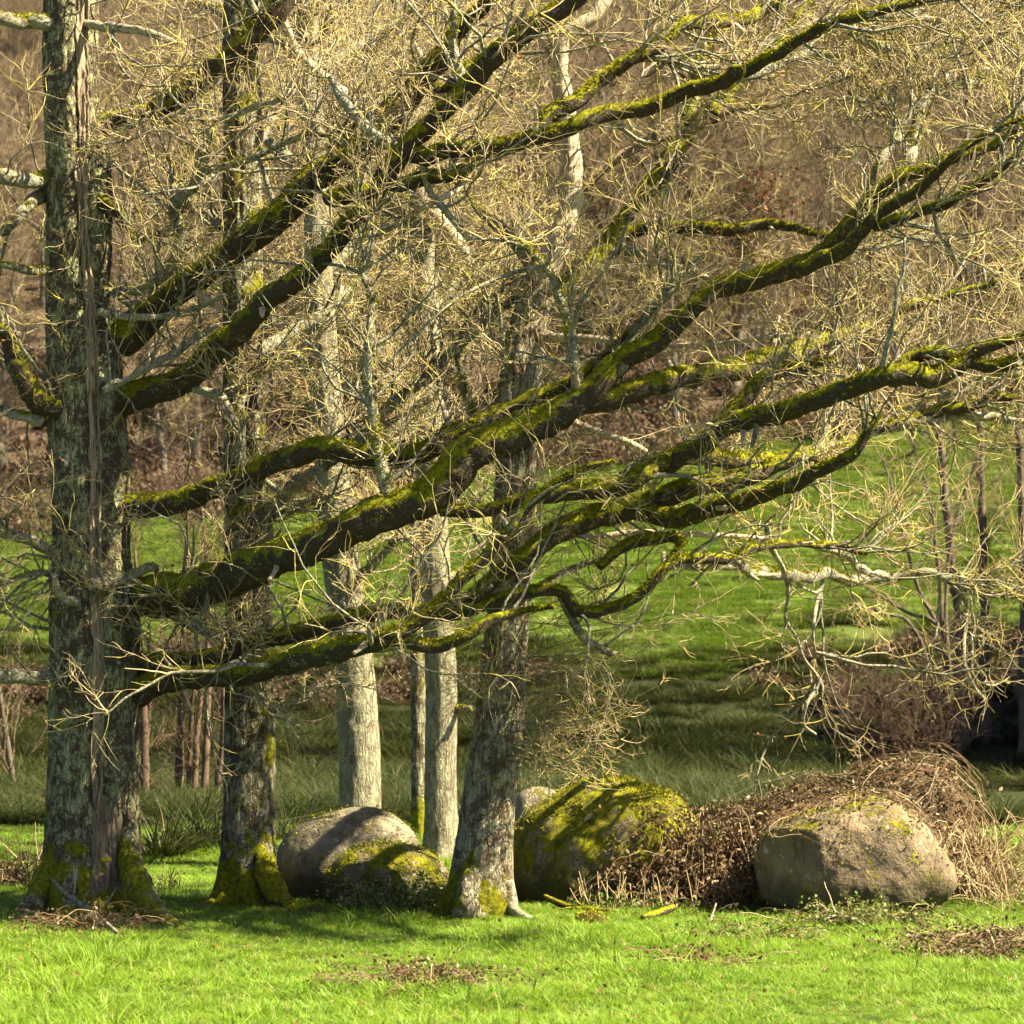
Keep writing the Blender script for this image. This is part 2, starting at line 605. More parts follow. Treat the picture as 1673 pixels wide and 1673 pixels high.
M['rock_mossy'] = rock_mat("granite_deep_moss", 0.98, 0.40)
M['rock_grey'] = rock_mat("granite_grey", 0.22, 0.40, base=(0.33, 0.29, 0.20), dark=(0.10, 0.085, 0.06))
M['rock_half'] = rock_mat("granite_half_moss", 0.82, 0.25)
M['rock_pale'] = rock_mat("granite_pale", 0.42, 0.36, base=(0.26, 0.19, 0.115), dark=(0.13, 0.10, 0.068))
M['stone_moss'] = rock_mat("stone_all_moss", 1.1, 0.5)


# ------------------------------------------------------------------ ground
HX = np.array([-200, 44, 52, 60, 64, 68, 75, 85, 100, 130, 200, 300, 420, 700.])
HZ = np.array([0, 0, -.08, -.22, -.28, -.12, 0.7, 2.4, 5.4, 12.3, 30, 62, 95, 150.])


def gh(x, y):
    x = np.asarray(x, float)
    y = np.asarray(y, float)
    base = np.interp(y + 0.18 * x * np.clip((y - 60) / 60, 0, 1), HX, HZ)
    q = np.stack([x, y, np.zeros_like(x)], -1)
    near = 0.035 * fbm(q * 0.9, 3, 3) + 0.05 * fbm(q * 0.25, 2, 5)
    far = np.clip((y - 48) / 30, 0, 1)
    return base + near * (1 - far) + far * (0.10 * fbm(q * 0.5, 3, 8) + 0.5 * np.clip((y - 90) / 60, 0, 2) * fbm(q * 0.06, 2, 9))


def on_ground(px, py):
    """where the line of sight through a pixel meets the near field"""
    r = ray(px, py)
    t = -CAM_H / r[2]
    for _ in range(6):
        p = r * t
        t = (float(gh(p[0], p[1])) - CAM_H) / r[2]
    return np.array([r[0] * t, r[1] * t, CAM_H + r[2] * t])


xs = np.unique(np.concatenate([np.linspace(-500, -40, 30), np.linspace(-40, -12, 40), np.linspace(-12, 12, 110), np.linspace(12, 40, 40), np.linspace(40, 500, 30)]))
ys = np.unique(np.concatenate([np.linspace(-150, 15, 24), np.linspace(15, 48, 160), np.linspace(48, 140, 110), np.linspace(140, 420, 60), np.linspace(420, 700, 12)]))
gx, gy = np.meshgrid(xs, ys)
GV = np.stack([gx, gy, gh(gx, gy)], -1).reshape(-1, 3)
nx = len(xs)
ii = (np.arange(len(ys) - 1)[:, None] * nx + np.arange(nx - 1)[None]).reshape(-1)
GQ = np.stack([ii, ii + 1, ii + nx + 1, ii + nx], -1)


def ground_mat():
    k = NT("field_ground")
    pn = k.pos()
    sp = k.n("SeparateXYZ")
    k.l(pn, sp.inputs[0])
    y = k.math('ADD', sp.outputs[1], k.math('MULTIPLY', sp.outputs[0], -0.25))
    wob = k.math('MULTIPLY', k.math('SUBTRACT', k.noise(pn, 0.12, 4), 0.5), 16)
    yw = k.math('ADD', sp.outputs[1], wob)
    n1 = k.ramp(k.noise(pn, 1.3, 5, 0.7), [(0.3, 0.0), (0.7, 1.0)])
    n2 = k.ramp(k.noise(pn, 0.15, 4, 0.7), [(0.35, 0.0), (0.65, 1.0)])
    near = k.mix(n1, (0.035, 0.06, 0.012), (0.09, 0.13, 0.02))
    marsh = k.mix(n1, (0.022, 0.028, 0.010), (0.05, 0.058, 0.018))  # marsh soil, with missing shade put into its darker colour
    meadow = k.mix(n1, (0.055, 0.10, 0.012), (0.11, 0.175, 0.02))
    meadow = k.mix(k.math('MULTIPLY', n2, 0.5), meadow, (0.19, 0.20, 0.05))
    wood = k.mix(n1, (0.07, 0.048, 0.03), (0.14, 0.10, 0.062))

    def step(v, a, b):
        mr = k.n("MapRange")
        mr.inputs["From Min"].default_value = a
        mr.inputs["From Max"].default_value = b
        k.l(v, mr.inputs["Value"])
        return mr.outputs[0]
    col = k.mix(step(yw, 44, 50), near, marsh)
    col = k.mix(step(k.math('ADD', yw, k.math('MULTIPLY', sp.outputs[0], -0.15)), 82, 90), col, meadow)
    ye = k.math('ADD', k.math('ADD', y, k.math('MULTIPLY', sp.outputs[0], -0.2)), k.math('MULTIPLY', wob, 0.5))
    col = k.mix(step(ye, 118, 123), col, wood)
    return k.finish(col, 0.95, k.noise(pn, 6, 5, 0.7), 0.12, 1.0)


obj("ground", mesh_from("ground", GV, GQ), ground_mat(), kind="structure")

# a slow brook in the valley bottom
bx = np.linspace(-45, 60, 90)
bc = 63.5 + 1.3 * np.sin(bx * 0.21) + 0.6 * np.sin(bx * 0.63 + 1)
bw = 0.9 + 0.35 * np.sin(bx * 0.9)
BV = np.vstack([np.stack([bx, bc - bw, np.full_like(bx, -.20)], -1), np.stack([bx, bc + bw, np.full_like(bx, -.20)], -1)])
bi = np.arange(len(bx) - 1)
kw = NT("brook_water")
pw_ = kw.n("BsdfPrincipled")
pw_.inputs["Base Color"].default_value = (0.03, 0.035, 0.03, 1)
pw_.inputs["Roughness"].default_value = 0.08
bp = kw.n("Bump")
bp.inputs["Distance"].default_value = 0.01
kw.l(kw.noise(kw.pos(), 6, 2), bp.inputs["Height"])
kw.l(bp.outputs[0], pw_.inputs["Normal"])
kw.l(pw_.outputs[0], kw.out.inputs[0])
obj("brook_water", mesh_from("brook_water", BV, np.stack([bi, bi + 1, bi + 1 + len(bx), bi + len(bx)], -1)), kw.m, kind="structure")


# ------------------------------------------------------------------ scattering of uncountable growth (one object, copies of a few clumps)
def scatter(name, pts, rot, scl, idx, protos, parent=None, label=None, cat=None):
    me = bpy.data.meshes.new(name)
    me.vertices.add(len(pts))
    me.vertices.foreach_set("co", np.ascontiguousarray(pts, np.float32).ravel())
    for nm, ty, arr in (("rot", 'FLOAT_VECTOR', rot), ("scl", 'FLOAT_VECTOR', scl)):
        a = me.attributes.new(nm, ty, 'POINT')
        a.data.foreach_set("vector", np.ascontiguousarray(arr, np.float32).ravel())
    a = me.attributes.new("idx", 'INT', 'POINT')
    a.data.foreach_set("value", np.ascontiguousarray(idx, np.int32))
    o = bpy.data.objects.new(name, me)
    COL.objects.link(o)
    o.parent = parent
    tag(o, label, cat, None, "stuff")
    c = bpy.data.collections.new(name + "_clumps")
    for i, (pm, mats) in enumerate(protos):
        for mt in mats:
            pm.materials.append(mt)
        po = bpy.data.objects.new("%s_clump_%02d" % (name, i), pm)
        c.objects.link(po)
    ng = bpy.data.node_groups.new(name + "_scatter", 'GeometryNodeTree')
    ng.interface.new_socket("Geometry", in_out='INPUT', socket_type='NodeSocketGeometry')
    ng.interface.new_socket("Geometry", in_out='OUTPUT', socket_type='NodeSocketGeometry')
    gi, go = ng.nodes.new("NodeGroupInput"), ng.nodes.new("NodeGroupOutput")
    ip = ng.nodes.new("GeometryNodeInstanceOnPoints")
    ci = ng.nodes.new("GeometryNodeCollectionInfo")
    ci.inputs["Collection"].default_value = c
    ci.inputs["Separate Children"].default_value = True
    ci.inputs["Reset Children"].default_value = True
    ip.inputs["Pick Instance"].default_value = True

    def attr(nm, ty):
        nd = ng.nodes.new("GeometryNodeInputNamedAttribute")
        nd.data_type = ty
        nd.inputs["Name"].default_value = nm
        return nd.outputs["Attribute"]
    L = ng.links.new
    L(gi.outputs[0], ip.inputs["Points"])
    L(ci.outputs[0], ip.inputs["Instance"])
    L(attr("idx", 'INT'), ip.inputs["Instance Index"])
    L(attr("rot", 'FLOAT_VECTOR'), ip.inputs["Rotation"])
    L(attr("scl", 'FLOAT_VECTOR'), ip.inputs["Scale"])
    L(ip.outputs[0], go.inputs[0])
    o.modifiers.new("scatter", 'NODES').node_group = ng
    return o


def blades(n, rad, h, w, lean, rng, seg=3, droop=0.5):
    """a clump of n tapering blades"""
    a = rng.uniform(0, 2 * np.pi, n)
    r = rad * np.sqrt(rng.uniform(0, 1, n))
    P0 = np.stack([r * np.cos(a), r * np.sin(a), np.full(n, -0.01)], -1)
    b = a + rng.normal(0, 0.9, n)
    ln = np.abs(rng.normal(0, lean, n)) + lean * 0.3
    H = h * rng.uniform(0.45, 1.15, n)
    t = np.linspace(0, 1, seg + 1)
    hor = (ln[:, None] * (t[None] + droop * t[None] ** 2)) * H[:, None]
    ver = H[:, None] * (t[None] - droop * 0.4 * np.minimum(ln, 1.2)[:, None] * t[None] ** 2)
    C = P0[:, None] + np.stack([hor * np.cos(b)[:, None], hor * np.sin(b)[:, None], ver], -1)
    side = np.stack([-np.sin(b), np.cos(b), np.zeros(n)], -1)
    ww = w * rng.uniform(0.6, 1.3, n)[:, None] * np.array([1, 0.9, 0.6, 0.12])[None, :seg + 1]
    V = np.stack([C - side[:, None] * ww[..., None], C + side[:, None] * ww[..., None]], 2)
    base = (np.arange(n) * (seg + 1) * 2)[:, None] + np.arange(seg)[None] * 2
    Q = np.stack([base, base + 1, base + 3, base + 2], -1).reshape(-1, 4)
    return V.reshape(-1, 3), Q, None


def leaf_cloud(P, size, rng):
    """small folded leaves at the points P"""
    n = len(P)
    d = nrm(rng.normal(size=(n, 3)))
    u = nrm(np.cross(d, rng.normal(size=(n, 3))))
    nn = np.cross(d, u)
    s = (size * rng.uniform(0.6, 1.3, n))[:, None]
    a = P
    b = P + d * s
    m1 = P + d * s * 0.5 + u * s * 0.33 + nn * s * 0.12
    m2 = P + d * s * 0.5 - u * s * 0.33 + nn * s * 0.12
    V = np.stack([a, m1, b, m2], 1).reshape(-1, 3)
    i = np.arange(n)[:, None] * 4
    T = np.concatenate([i + np.array([[0, 1, 2]]), i + np.array([[0, 2, 3]])], 0)
    return V, None, T


def scatter_pts(n, y0, y1, rng, wide=1.25, pad=1.0):
    y = np.sqrt(rng.uniform(y0 ** 2, y1 ** 2, n))
    x = rng.uniform(-1, 1, n) * (y * 0.1743 * wide + pad)
    return x, y


# ------------------------------------------------------------------ branches: moss fuzz, twigs
def limb_disp(moss, seed, knob=0.19):
    def f(pos, out, rad, s, th):
        a = rad * knob * (fbm(pos * 6, 3, seed) + 0.6 * vnoise(pos * 19, seed + 3))
        b = rad * 0.10 * vnoise(np.stack([np.cos(th) * 2.2, np.sin(th) * 2.2, s * 1.5], -1), seed + 9)
        up = np.clip(out[..., 2] + 0.15, 0, 1)
        return a + b + moss * up * np.clip(0.5 + 1.3 * fbm(pos * 5, 3, seed + 5), 0, 1.4)
    return f


def fuzz(P, R, n, size, rng, side=(0, 0, 1.0), spread=0.75):
    """moss tufts: short tapered slivers on the side of a limb that faces `side`"""
    i = rng.integers(0, len(P), n)
    t = nrm(np.gradient(P, axis=0))[i]
    q = rng.normal(size=(n, 3)) * spread + np.array(side)
    q = nrm(q - t * np.sum(q * t, 1, keepdims=True))
    p = P[i] + q * R[i][:, None] * rng.uniform(0.95, 1.06, n)[:, None] + t * rng.uniform(-.03, .03, (n, 1))
    keep = fbm(p * 3.2, 3, 21) + 0.5 * q[:, 2] * side[2] > rng.uniform(-0.25, 0.35, n)
    p, q, t = p[keep], q[keep], t[keep]
    m = len(p)
    d = nrm(q + rng.normal(size=(m, 3)) * 0.7)
    s = (size * rng.uniform(0.5, 1.3, m))[:, None]
    w = nrm(np.cross(d, rng.normal(size=(m, 3)))) * s * 0.28
    V = np.stack([p - w, p + w, p + d * s], 1).reshape(-1, 3)
    return V, None, np.arange(m * 3).reshape(-1, 3)


class Tree:
    """a traced oak: parts are the trunk and each limb; twigs, moss and dry leaves are uncountable"""

    def __init__(self, label, base, seed, cat="tree", name="oak_tree"):
        self.base = np.asarray(base, float)
        self.root = thing(name, base, label, cat)
        self.rng = np.random.default_rng(seed)
        self.lines = {}
        self.samples = []       # positions, tangents, weight
        self.fz = []
        self.seed = seed
        self.bow = None

    def add(self, name, me, mat, parent=None, kind=None, label=None):
        return obj(name, me, mat, parent or self.root, kind, label, origin=self.base)

    def trunk(self, key, rows, d, mat, name="trunk", sides=64, step=0.035, flare=(0.35, 0.3), lobes=5, ridge=0.012, parent=None, fork=None, label=None):
        r = np.array(rows, float)
        dd = np.interp(np.linspace(0, 1, len(r)), np.linspace(0, 1, len(np.atleast_1d(d))), np.atleast_1d(d))
        P = at(r[:, 0], r[:, 1], dd)
        R = r[:, 2] / 2 * dd / F
        S = smooth(np.hstack([P, R[:, None], r[:, :2]]), step)
        z0 = self.base[2]
        sd = self.seed

        def disp(pos, out, rad, s, th):
            low = np.exp(-np.clip(pos[..., 2] - z0, 0, 9) / flare[1])
            lob = 0.5 + 0.5 * np.cos(th * lobes + 2.0 * vnoise(np.stack([th * 0, th * 0, s * 1.2], -1), sd))
            a = rad * flare[0] * low * (0.35 + lob)
            b = rad * 0.07 * fbm(np.stack([out[..., 0] * 2, out[..., 1] * 2, pos[..., 2] * 0.9], -1) + sd, 3, sd)
            c = ridge * (1 - 2 * np.abs(fbm(np.stack([out[..., 0] * rad * 16, out[..., 1] * rad * 16, pos[..., 2] * 3.2], -1), 3, sd + 4)) * 1.6)
            g = 0
            if fork is not None:
                g = fork(pos, out, rad)
            return a + b + c + g
        V = tube(S[:, :3], S[:, 3], sides, disp)
        o = self.add(name, V, M[mat], parent, label=label)
        self.lines[key] = S
        return o

    def limb(self, key, pts, par=None, d0=None, dd=0.0, mat='limb', twigs=1.0, moss=1.0, sides=14, name="limb", part=None, label=None, step=0.04, dpow=1.0):
        r = np.array(pts, float)
        if par is not None and d0 is None:
            pl = self.lines[par]
            j = np.argmin((pl[:, 4] - r[0, 0]) ** 2 + (pl[:, 5] - r[0, 1]) ** 2)
            d0 = pl[j, 1]
            start = pl[j]
        else:
            start = None
        L = np.concatenate([[0], np.cumsum(np.hypot(np.diff(r[:, 0]), np.diff(r[:, 1])))])
        tt = L / L[-1]
        wob = 0.12 * np.sin(tt * 9 + self.seed + len(self.lines)) * np.clip(tt * 4, 0, 1)
        if self.bow is not None and not key.startswith(('l', 'r')):
            # the long limbs first swing towards the viewer, then sweep away behind the boulders
            bw_ = self.bow(key, r[:, 0])
            D = bw_ + (d0 - bw_[0]) * (1 - tt) + np.clip(0.25 * dd, -0.6, 0.5) * tt + wob
        else:
            D = d0 + dd * tt ** dpow + wob
        P = at(r[:, 0], r[:, 1], D)
        R = r[:, 2] / 2 * D / F
        rows = np.hstack([P, R[:, None], r[:, :2]])
        S = smooth(rows, step)
        S[:, 3] = np.maximum(S[:, 3], 0.004)
        n = len(S)
        jit = np.stack([fbm(np.stack([np.arange(n) * step * 2.3, np.full(n, k * 9.1), np.full(n, len(self.lines) * 3.7)], -1), 3, self.seed) for k in range(3)], -1)
        S[:, :3] += jit * np.minimum(0.06, S[:, 3] * 1.15)[:, None] * np.clip(np.arange(n) / 6, 0, 1)[:, None]
        jl = np.stack([fbm(np.stack([np.arange(n) * step * 0.8, np.full(n, k * 5.3), np.full(n, len(self.lines) * 2.9)], -1), 2, self.seed + 3) for k in range(3)], -1)
        S[:, :3] += jl * 0.055 * np.clip(np.arange(n) / 12, 0, 1)[:, None] * (name == 'limb')
        big = S[:, 3].max() > 0.03
        ms = 0.030 * moss if big else 0.010 * moss
        V = tube(S[:, :3], S[:, 3], sides if big else 8, limb_disp(ms, self.seed + len(self.lines)))
        o = self.add(name, V, M[mat], part, label=label)
        self.lines[key] = S
        tan = nrm(np.gradient(S[:, :3], axis=0))
        # twigs crowd towards the thin ends; thick wood carries few
        across = np.clip(np.hypot(tan[:, 0], tan[:, 2]), 0.25, 1) ** 2
        self.samples.append((S[:, :3], tan, across * twigs * np.clip(1.35 - S[:, 3] / 0.085, 0.22, 1.2), S[:, 3]))
        if name == "limb" and n * step > 2.0 and mat in ('limb', 'branch'):
            for _ in range(int(n * step / 1.7)):            # short broken stubs
                j = int(self.rng.integers(n // 8, n - 3))
                q = self.rng.normal(size=3) + np.array([0, -0.6, 0.3])
                q = nrm(nrm(q - tan[j] * np.dot(q, tan[j])) + tan[j] * 0.6)
                r0 = min(0.028, S[j, 3] * 0.55)
                ln = self.rng.uniform(1.2, 3.2) * S[j, 3] + 0.05
                K_ = walk(S[j:j + 1, :3], q[None], np.array([S[j, 3] + ln]), 6, 0.12, 0.02, self.rng)[0]
                self.add("stub", tube(K_, r0 * np.linspace(1.25, 0.7, 6), 8, limb_disp(0.004, j, 0.3)), M['branch' if _ % 3 else 'bare'])
        if moss > 0 and mat in ('limb', 'branch'):
            ln = n * step
            cnt = int(ln * (1300 if big else 420) * moss * (0.5 + min(1.0, S[:, 3].mean() / 0.08)))
            self.fz.append(fuzz(S[:, :3], S[:, 3], cnt, 0.030 if big else 0.018, self.rng))
        return o

    def grow(self, nA, nB, nC, LA=(0.5, 1.5), LB=(0.25, 0.75), LC=(0.08, 0.3), rA=0.0115, rB=0.0062, rC=0.0036, up=0.05, leaves=0,
             extra=None, thin=0.0, clear=None, flat=0.8, twig='twig', margin=260):
        rng = self.rng
        pos = np.vstack([s[0] for s in self.samples])
        tan = np.vstack([s[1] for s in self.samples])
        w = np.concatenate([s[2] for s in self.samples])
        u, v = project(pos)
        w = w * ((u > -margin) & (u < PX + margin) & (v > -margin) & (v < PX))
        w = w * (1 - thin * np.exp(-((u - 890) / 190) ** 2) * (v > 380))
        pick = rng.choice(len(pos), nA, p=w / w.sum())
        p, d, i = sprout(pos[pick], tan[pick], rng, nA, (25, 75), 0.25, flat)
        A = walk(p, d, rng.uniform(*LA, nA) * rng.uniform(0.5, 1.15, nA), 9, 0.22, up, rng, 0.05)
        if extra is not None:
            A = np.vstack([A, extra])
        RA = rA * np.exp(rng.normal(0, 0.32, len(A)))[:, None] * np.linspace(1, 0.3, 9)[None]
        bp, bt = sample_lines(A, 0.3, 1.0, 12, rng)
        p, d, i = sprout(bp, bt, rng, nB, (22, 65), 0.12, 1.0)
        B = walk(p, d, rng.uniform(*LB, nB) * rng.uniform(0.45, 1.2, nB), 6, 0.24, up, rng, 0.06)
        RB = rB * np.exp(rng.normal(0, 0.22, nB))[:, None] * np.linspace(1, 0.36, 6)[None]
        cp, ct = sample_lines(B, 0.3, 1.0, 8, rng)
        p, d, i = sprout(cp, ct, rng, nC, (18, 58), 0.06, 1.0)
        C = walk(p, d, rng.uniform(*LC, nC), 4, 0.24, 0.03, rng, 0.08)
        RC = rC * np.exp(rng.normal(0, 0.2, nC))[:, None] * np.linspace(1, 0.5, 4)[None]

        def cull(P, R):
            u, v = project(P[:, P.shape[1] // 2])
            k = (u > -margin) & (u < PX + margin) & (v > -margin) & (v < PX + 40) & (P[:, :, 2].min(1) > 0.15)
            if clear is not None:      # few twigs grow against the straight oak's upper trunk
                k &= ~((np.abs(u - clear[0]) < clear[1]) & (v < clear[2]) & (rng.random(len(P)) < clear[3]))
            return P[k], R[k]
        self.A = A
        self.add("branches", tubes(*cull(A, RA), 4), M['branch'], kind="stuff")
        self.add("twigs", join([tubes(*cull(B, RB), 3), tubes(*cull(C, RC), 3)]), M[twig], kind="stuff")
        if leaves:
            lp, lt = sample_lines(C, 0.7, 1.0, 1, rng)
            m = fbm(lp * 1.1, 2, 40) + rng.uniform(-0.3, 0.3, len(lp))
            lp = lp[np.argsort(-m)[:leaves]]
            self.add("dry_leaves", leaf_cloud(lp, 0.045, rng), M['deadleaf'], kind="stuff")

    def finish_moss(self):
        if self.fz:
            self.add("moss", join(self.fz), M['moss'], kind="stuff")


# ------------------------------------------------------------------ the split oak in front, with the long limbs
D1 = float(on_ground(150, 1490)[1])
base1 = on_ground(148, 1490)
def sstep(x, a, b):
    t = np.clip((np.asarray(x, float) - a) / (b - a), 0, 1)
    return t * t * (3 - 2 * t)


oak1 = Tree("big oak with a pale split down its trunk and long mossy limbs reaching right", base1, 5)
SWING = {'a': (2.6, 0.0), 'b': (1.4, 2.4), 'b2': (1.4, 0.8), 'b3': (1.4, -2.2), 'b4': (1.4, 4.4), 'b5': (1.4, 3.4), 'c': (2.2, -0.2), 'c2': (2.2, 5.0), 'c3': (2.2, -2.2), 'c4': (2.2, -2.6), 'c5': (2.2, 2.4), 'c6': (2.2, 2.0),
         'c11': (2.2, 5.4), 'c12': (2.2, -2.4), 'c13': (2.2, 0.0), 'c14': (2.2, 5.4), 'c15': (2.2, -2.4), 'c16': (2.2, -2.0), 'c17': (2.2, 5.0), 'd': (1.6, -0.6), 'e': (1.9, 0.3), 'e2': (1.9, -1.4), 'e4': (1.9, 3.4),
         'e5': (1.9, 3.0), 'e7': (1.9, 1.0), 'e8': (1.9, 0.8), 'f': (0.9, 0.4), 'g': (0.6, 0.3), 'm': (1.4, 0.0), 'n': (1.4, 3.8)}


def swing(key, x):
    a_, b_ = SWING.get(key, SWING.get(key[0], (1.2, 1.0)))
    return D1 - a_ * sstep(x, 170, 640) + b_ * sstep(x, 1020, 1480)


oak1.bow = swing
rows1 = [(148, 1520, 172), (150, 1470, 166), (152, 1400, 154), (153, 1300, 146), (158, 1100, 150), (154, 1000, 142), (149, 900, 124), (146, 780, 122),
         (142, 680, 124), (139, 600, 120), (126, 500, 100), (128, 400, 104), (130, 300, 106), (120, 200, 92), (116, 100, 88), (116, 0, 86), (114, -150, 80), (118, -400, 70), (112, -700, 54)]
split_px = np.array([(140, -150), (137, 0), (135, 150), (133, 300), (142, 450), (147, 560), (155, 680), (155, 800), (156, 900), (158, 1000), (160, 1150), (158, 1310), (162, 1345)], float)


def split_groove(pos, out, rad):
    u, v = project(pos)
    o = np.argsort(split_px[:, 1])
    sx = np.interp(v, split_px[o, 1], split_px[o, 0])
    q = np.where((out[..., 1] < 0) & (v < 1345), np.exp(-((u - sx) / 17.0) ** 2), 0)
    # below the split the wound fans out into vertical cracks
    c = np.where((out[..., 1] < 0) & (v >= 1310) & (u > 150) & (u < 226), 0.012 * np.sin(u * 0.55 + 1.5 * np.sin(v * 0.02)), 0)
    return -0.10 * q + c


trunk1 = oak1.trunk('t', rows1, D1, 'trunk_split', sides=120, step=0.03, flare=(0.34, 0.28), fork=split_groove, ridge=0.018)


def front_of(tree, key, px, py, inset):
    S = tree.lines[key]
    j = np.argmin(np.abs(S[:, 5] - py))
    c, r = S[j, :3], S[j, 3]
    x = at(px, py, c[1])[0]
    yy = c[1] - math.sqrt(max(r * r - (x - c[0]) ** 2, 0.0)) + inset
    return at(px, py, yy)


# below the split the bark is gone and the old wood shows cracks: a patch that follows the trunk's own surface
from mathutils.bvhtree import BVHTree


def surface_of(o):
    me = o.data
    off = Vector(o.parent.location)
    bv = BVHTree.FromPolygons([v.co + off for v in me.vertices], [tuple(p.vertices) for p in me.polygons])

    def f(px, py, proud):
        r = Vector(ray(px, py)).normalized()
        h = bv.ray_cast(Vector((0, 0, CAM_H)), r)
        return None if h[0] is None else np.array(h[0] - r * proud)
    return f


hit1 = surface_of(trunk1)
so_ = np.argsort(split_px[:, 1])
gv, nu, nv = [], 15, 330
for b_ in range(nv):
    py_ = -145 + (1330 + 145) * b_ / (nv - 1)
    sx_ = np.interp(py_, split_px[so_, 1], split_px[so_, 0])
    k_ = np.array([[py_ * 0.021, 0.5, 0.5], [py_ * 0.021, 7.5, 0.5]])
    e_ = fbm(k_, 4, 6)
    wl = (10 + 9 * e_[0]) * np.interp(py_, [1250, 1330], [1, 0.4])
    wr = (11 + 10 * e_[1]) * np.interp(py_, [1250, 1330], [1, 0.4])
    for a_ in range(nu):
        u_ = a_ / (nu - 1)
        px_ = sx_ - max(wl, 3) + (max(wl, 3) + max(wr, 3)) * u_
        grain_ = float(vnoise(np.array([[px_ * 0.36, py_ * 0.012, 2.2]]), 12)[0])
        slot_ = math.exp(-((u_ - 0.66 - 0.1 * math.sin(py_ * 0.013)) / 0.10) ** 2)
        edge_ = min(u_, 1 - u_)
        q_ = hit1(px_, py_, -0.02 if edge_ < 0.01 else 0.034 + 0.022 * grain_ - 0.036 * slot_)
        gv.append(q_)
ix_ = (np.arange(nv - 1)[:, None] * nu + np.arange(nu - 1)[None]).reshape(-1)
oak1.add("split_heartwood", (np.array(gv), np.stack([ix_, ix_ + 1, ix_ + nu + 1, ix_ + nu], -1), None), M['heart'], trunk1, label="pale torn wood showing in the long split of the trunk")
gv, nu, nv = [], 26, 60
for b_ in range(nv):
    py_ = 1296 + (1478 - 1296) * b_ / (nv - 1)
    xl = np.interp(py_, [1296, 1330, 1478], [156, 150, 147]) + 1.5 * math.sin(py_ * 0.13)
    xr = np.interp(py_, [1296, 1330, 1400, 1440, 1478], [160, 190, 216, 210, 196]) + 2.5 * math.sin(py_ * 0.09 + 1)
    for a_ in range(nu):
        u_ = a_ / (nu - 1)
        px_ = xl + (xr - xl) * u_
        edge_ = min(u_, 1 - u_, b_ / nv, 1 - b_ / nv)
        crack_ = abs(math.sin(px_ * 0.33 + 1.2 * math.sin(py_ * 0.03)))
        q_ = hit1(px_, py_, -0.015 if edge_ < 0.02 else 0.012 + 0.022 * min(1, crack_ * 2) * min(1, edge_ * 8))
        gv.append(q_)
ix_ = (np.arange(nv - 1)[:, None] * nu + np.arange(nu - 1)[None]).reshape(-1)
oak1.add("bare_patch", (np.array(gv), np.stack([ix_, ix_ + 1, ix_ + nu + 1, ix_ + nu], -1), None), M['crack'], trunk1, label="cracked brown wood where bark is missing above the roots")

L = oak1.limb
# lowest limbs
L('a', [(205, 1140, 50), (240, 1128, 42), (300, 1112, 35), (400, 1100, 35), (480, 1080, 37), (560, 1062, 37), (640, 1043, 31), (700, 1005, 22), (750, 950, 20), (790, 910, 20), (840, 860, 18), (870, 825, 17), (905, 798, 14), (950, 770, 9), (1000, 755, 5)], 't', dd=-3.0)
L('a2', [(640, 1043, 26), (700, 1054, 22), (760, 1036, 18), (800, 1016, 13), (850, 1000, 9), (905, 990, 5)], 'a', dd=-0.3)
L('b', [(200, 1090, 40), (330, 1083, 30), (400, 1052, 27), (480, 1036, 26), (560, 1016, 25), (620, 1004, 24), (690, 1003, 24), (740, 1003, 26), (790, 990, 24), (850, 973, 20), (915, 968, 18), (945, 1004, 18), (1000, 999, 17), (1060, 965, 16), (1098, 925, 15), (1130, 914, 15), (1180, 909, 15), (1220, 895, 13), (1280, 888, 11), (1350, 893, 9), (1420, 905, 6)], 't', dd=-2.2)
L('b2', [(700, 1003, 26), (760, 983, 26), (820, 938, 28), (870, 897, 32), (930, 857, 38), (990, 842, 40), (1040, 830, 40), (1100, 808, 34), (1160, 790, 30), (1220, 773, 28), (1275, 755, 22), (1330, 745, 16)], 'b', dd=-0.8)
L('b3', [(1040, 838, 26), (1113, 846, 30), (1180, 831, 28), (1250, 812, 25), (1300, 790, 23), (1350, 765, 21), (1390, 742, 17), (1418, 708, 12), (1436, 676, 6)], 'b2', dd=-0.5)
L('b4', [(1100, 918, 14), (1190, 930, 14), (1240, 938, 16), (1300, 942, 18), (1350, 944, 18), (1400, 950, 16), (1450, 944, 14), (1510, 937, 11), (1560, 958, 9), (1610, 974, 8), (1673, 964, 6), (1720, 970, 4)], 'b', dd=-0.7, mat='branch', twigs=0.8)
L('b5', [(1330, 893, 10), (1380, 908, 13), (1405, 935, 11), (1450, 943, 8)], 'b', dd=0.05, mat='grey')
L('b6', [(915, 966, 16), (928, 996, 13), (948, 1035, 11), (975, 1060, 10), (1005, 1074, 8)], 'b', dd=-0.4, mat='branch', twigs=0.2)
L('b7', [(1060, 965, 12), (1110, 885, 14), (1070, 880, 18), (1030, 895, 18), (985, 930, 14)], 'b', dd=0.15, twigs=0.5)
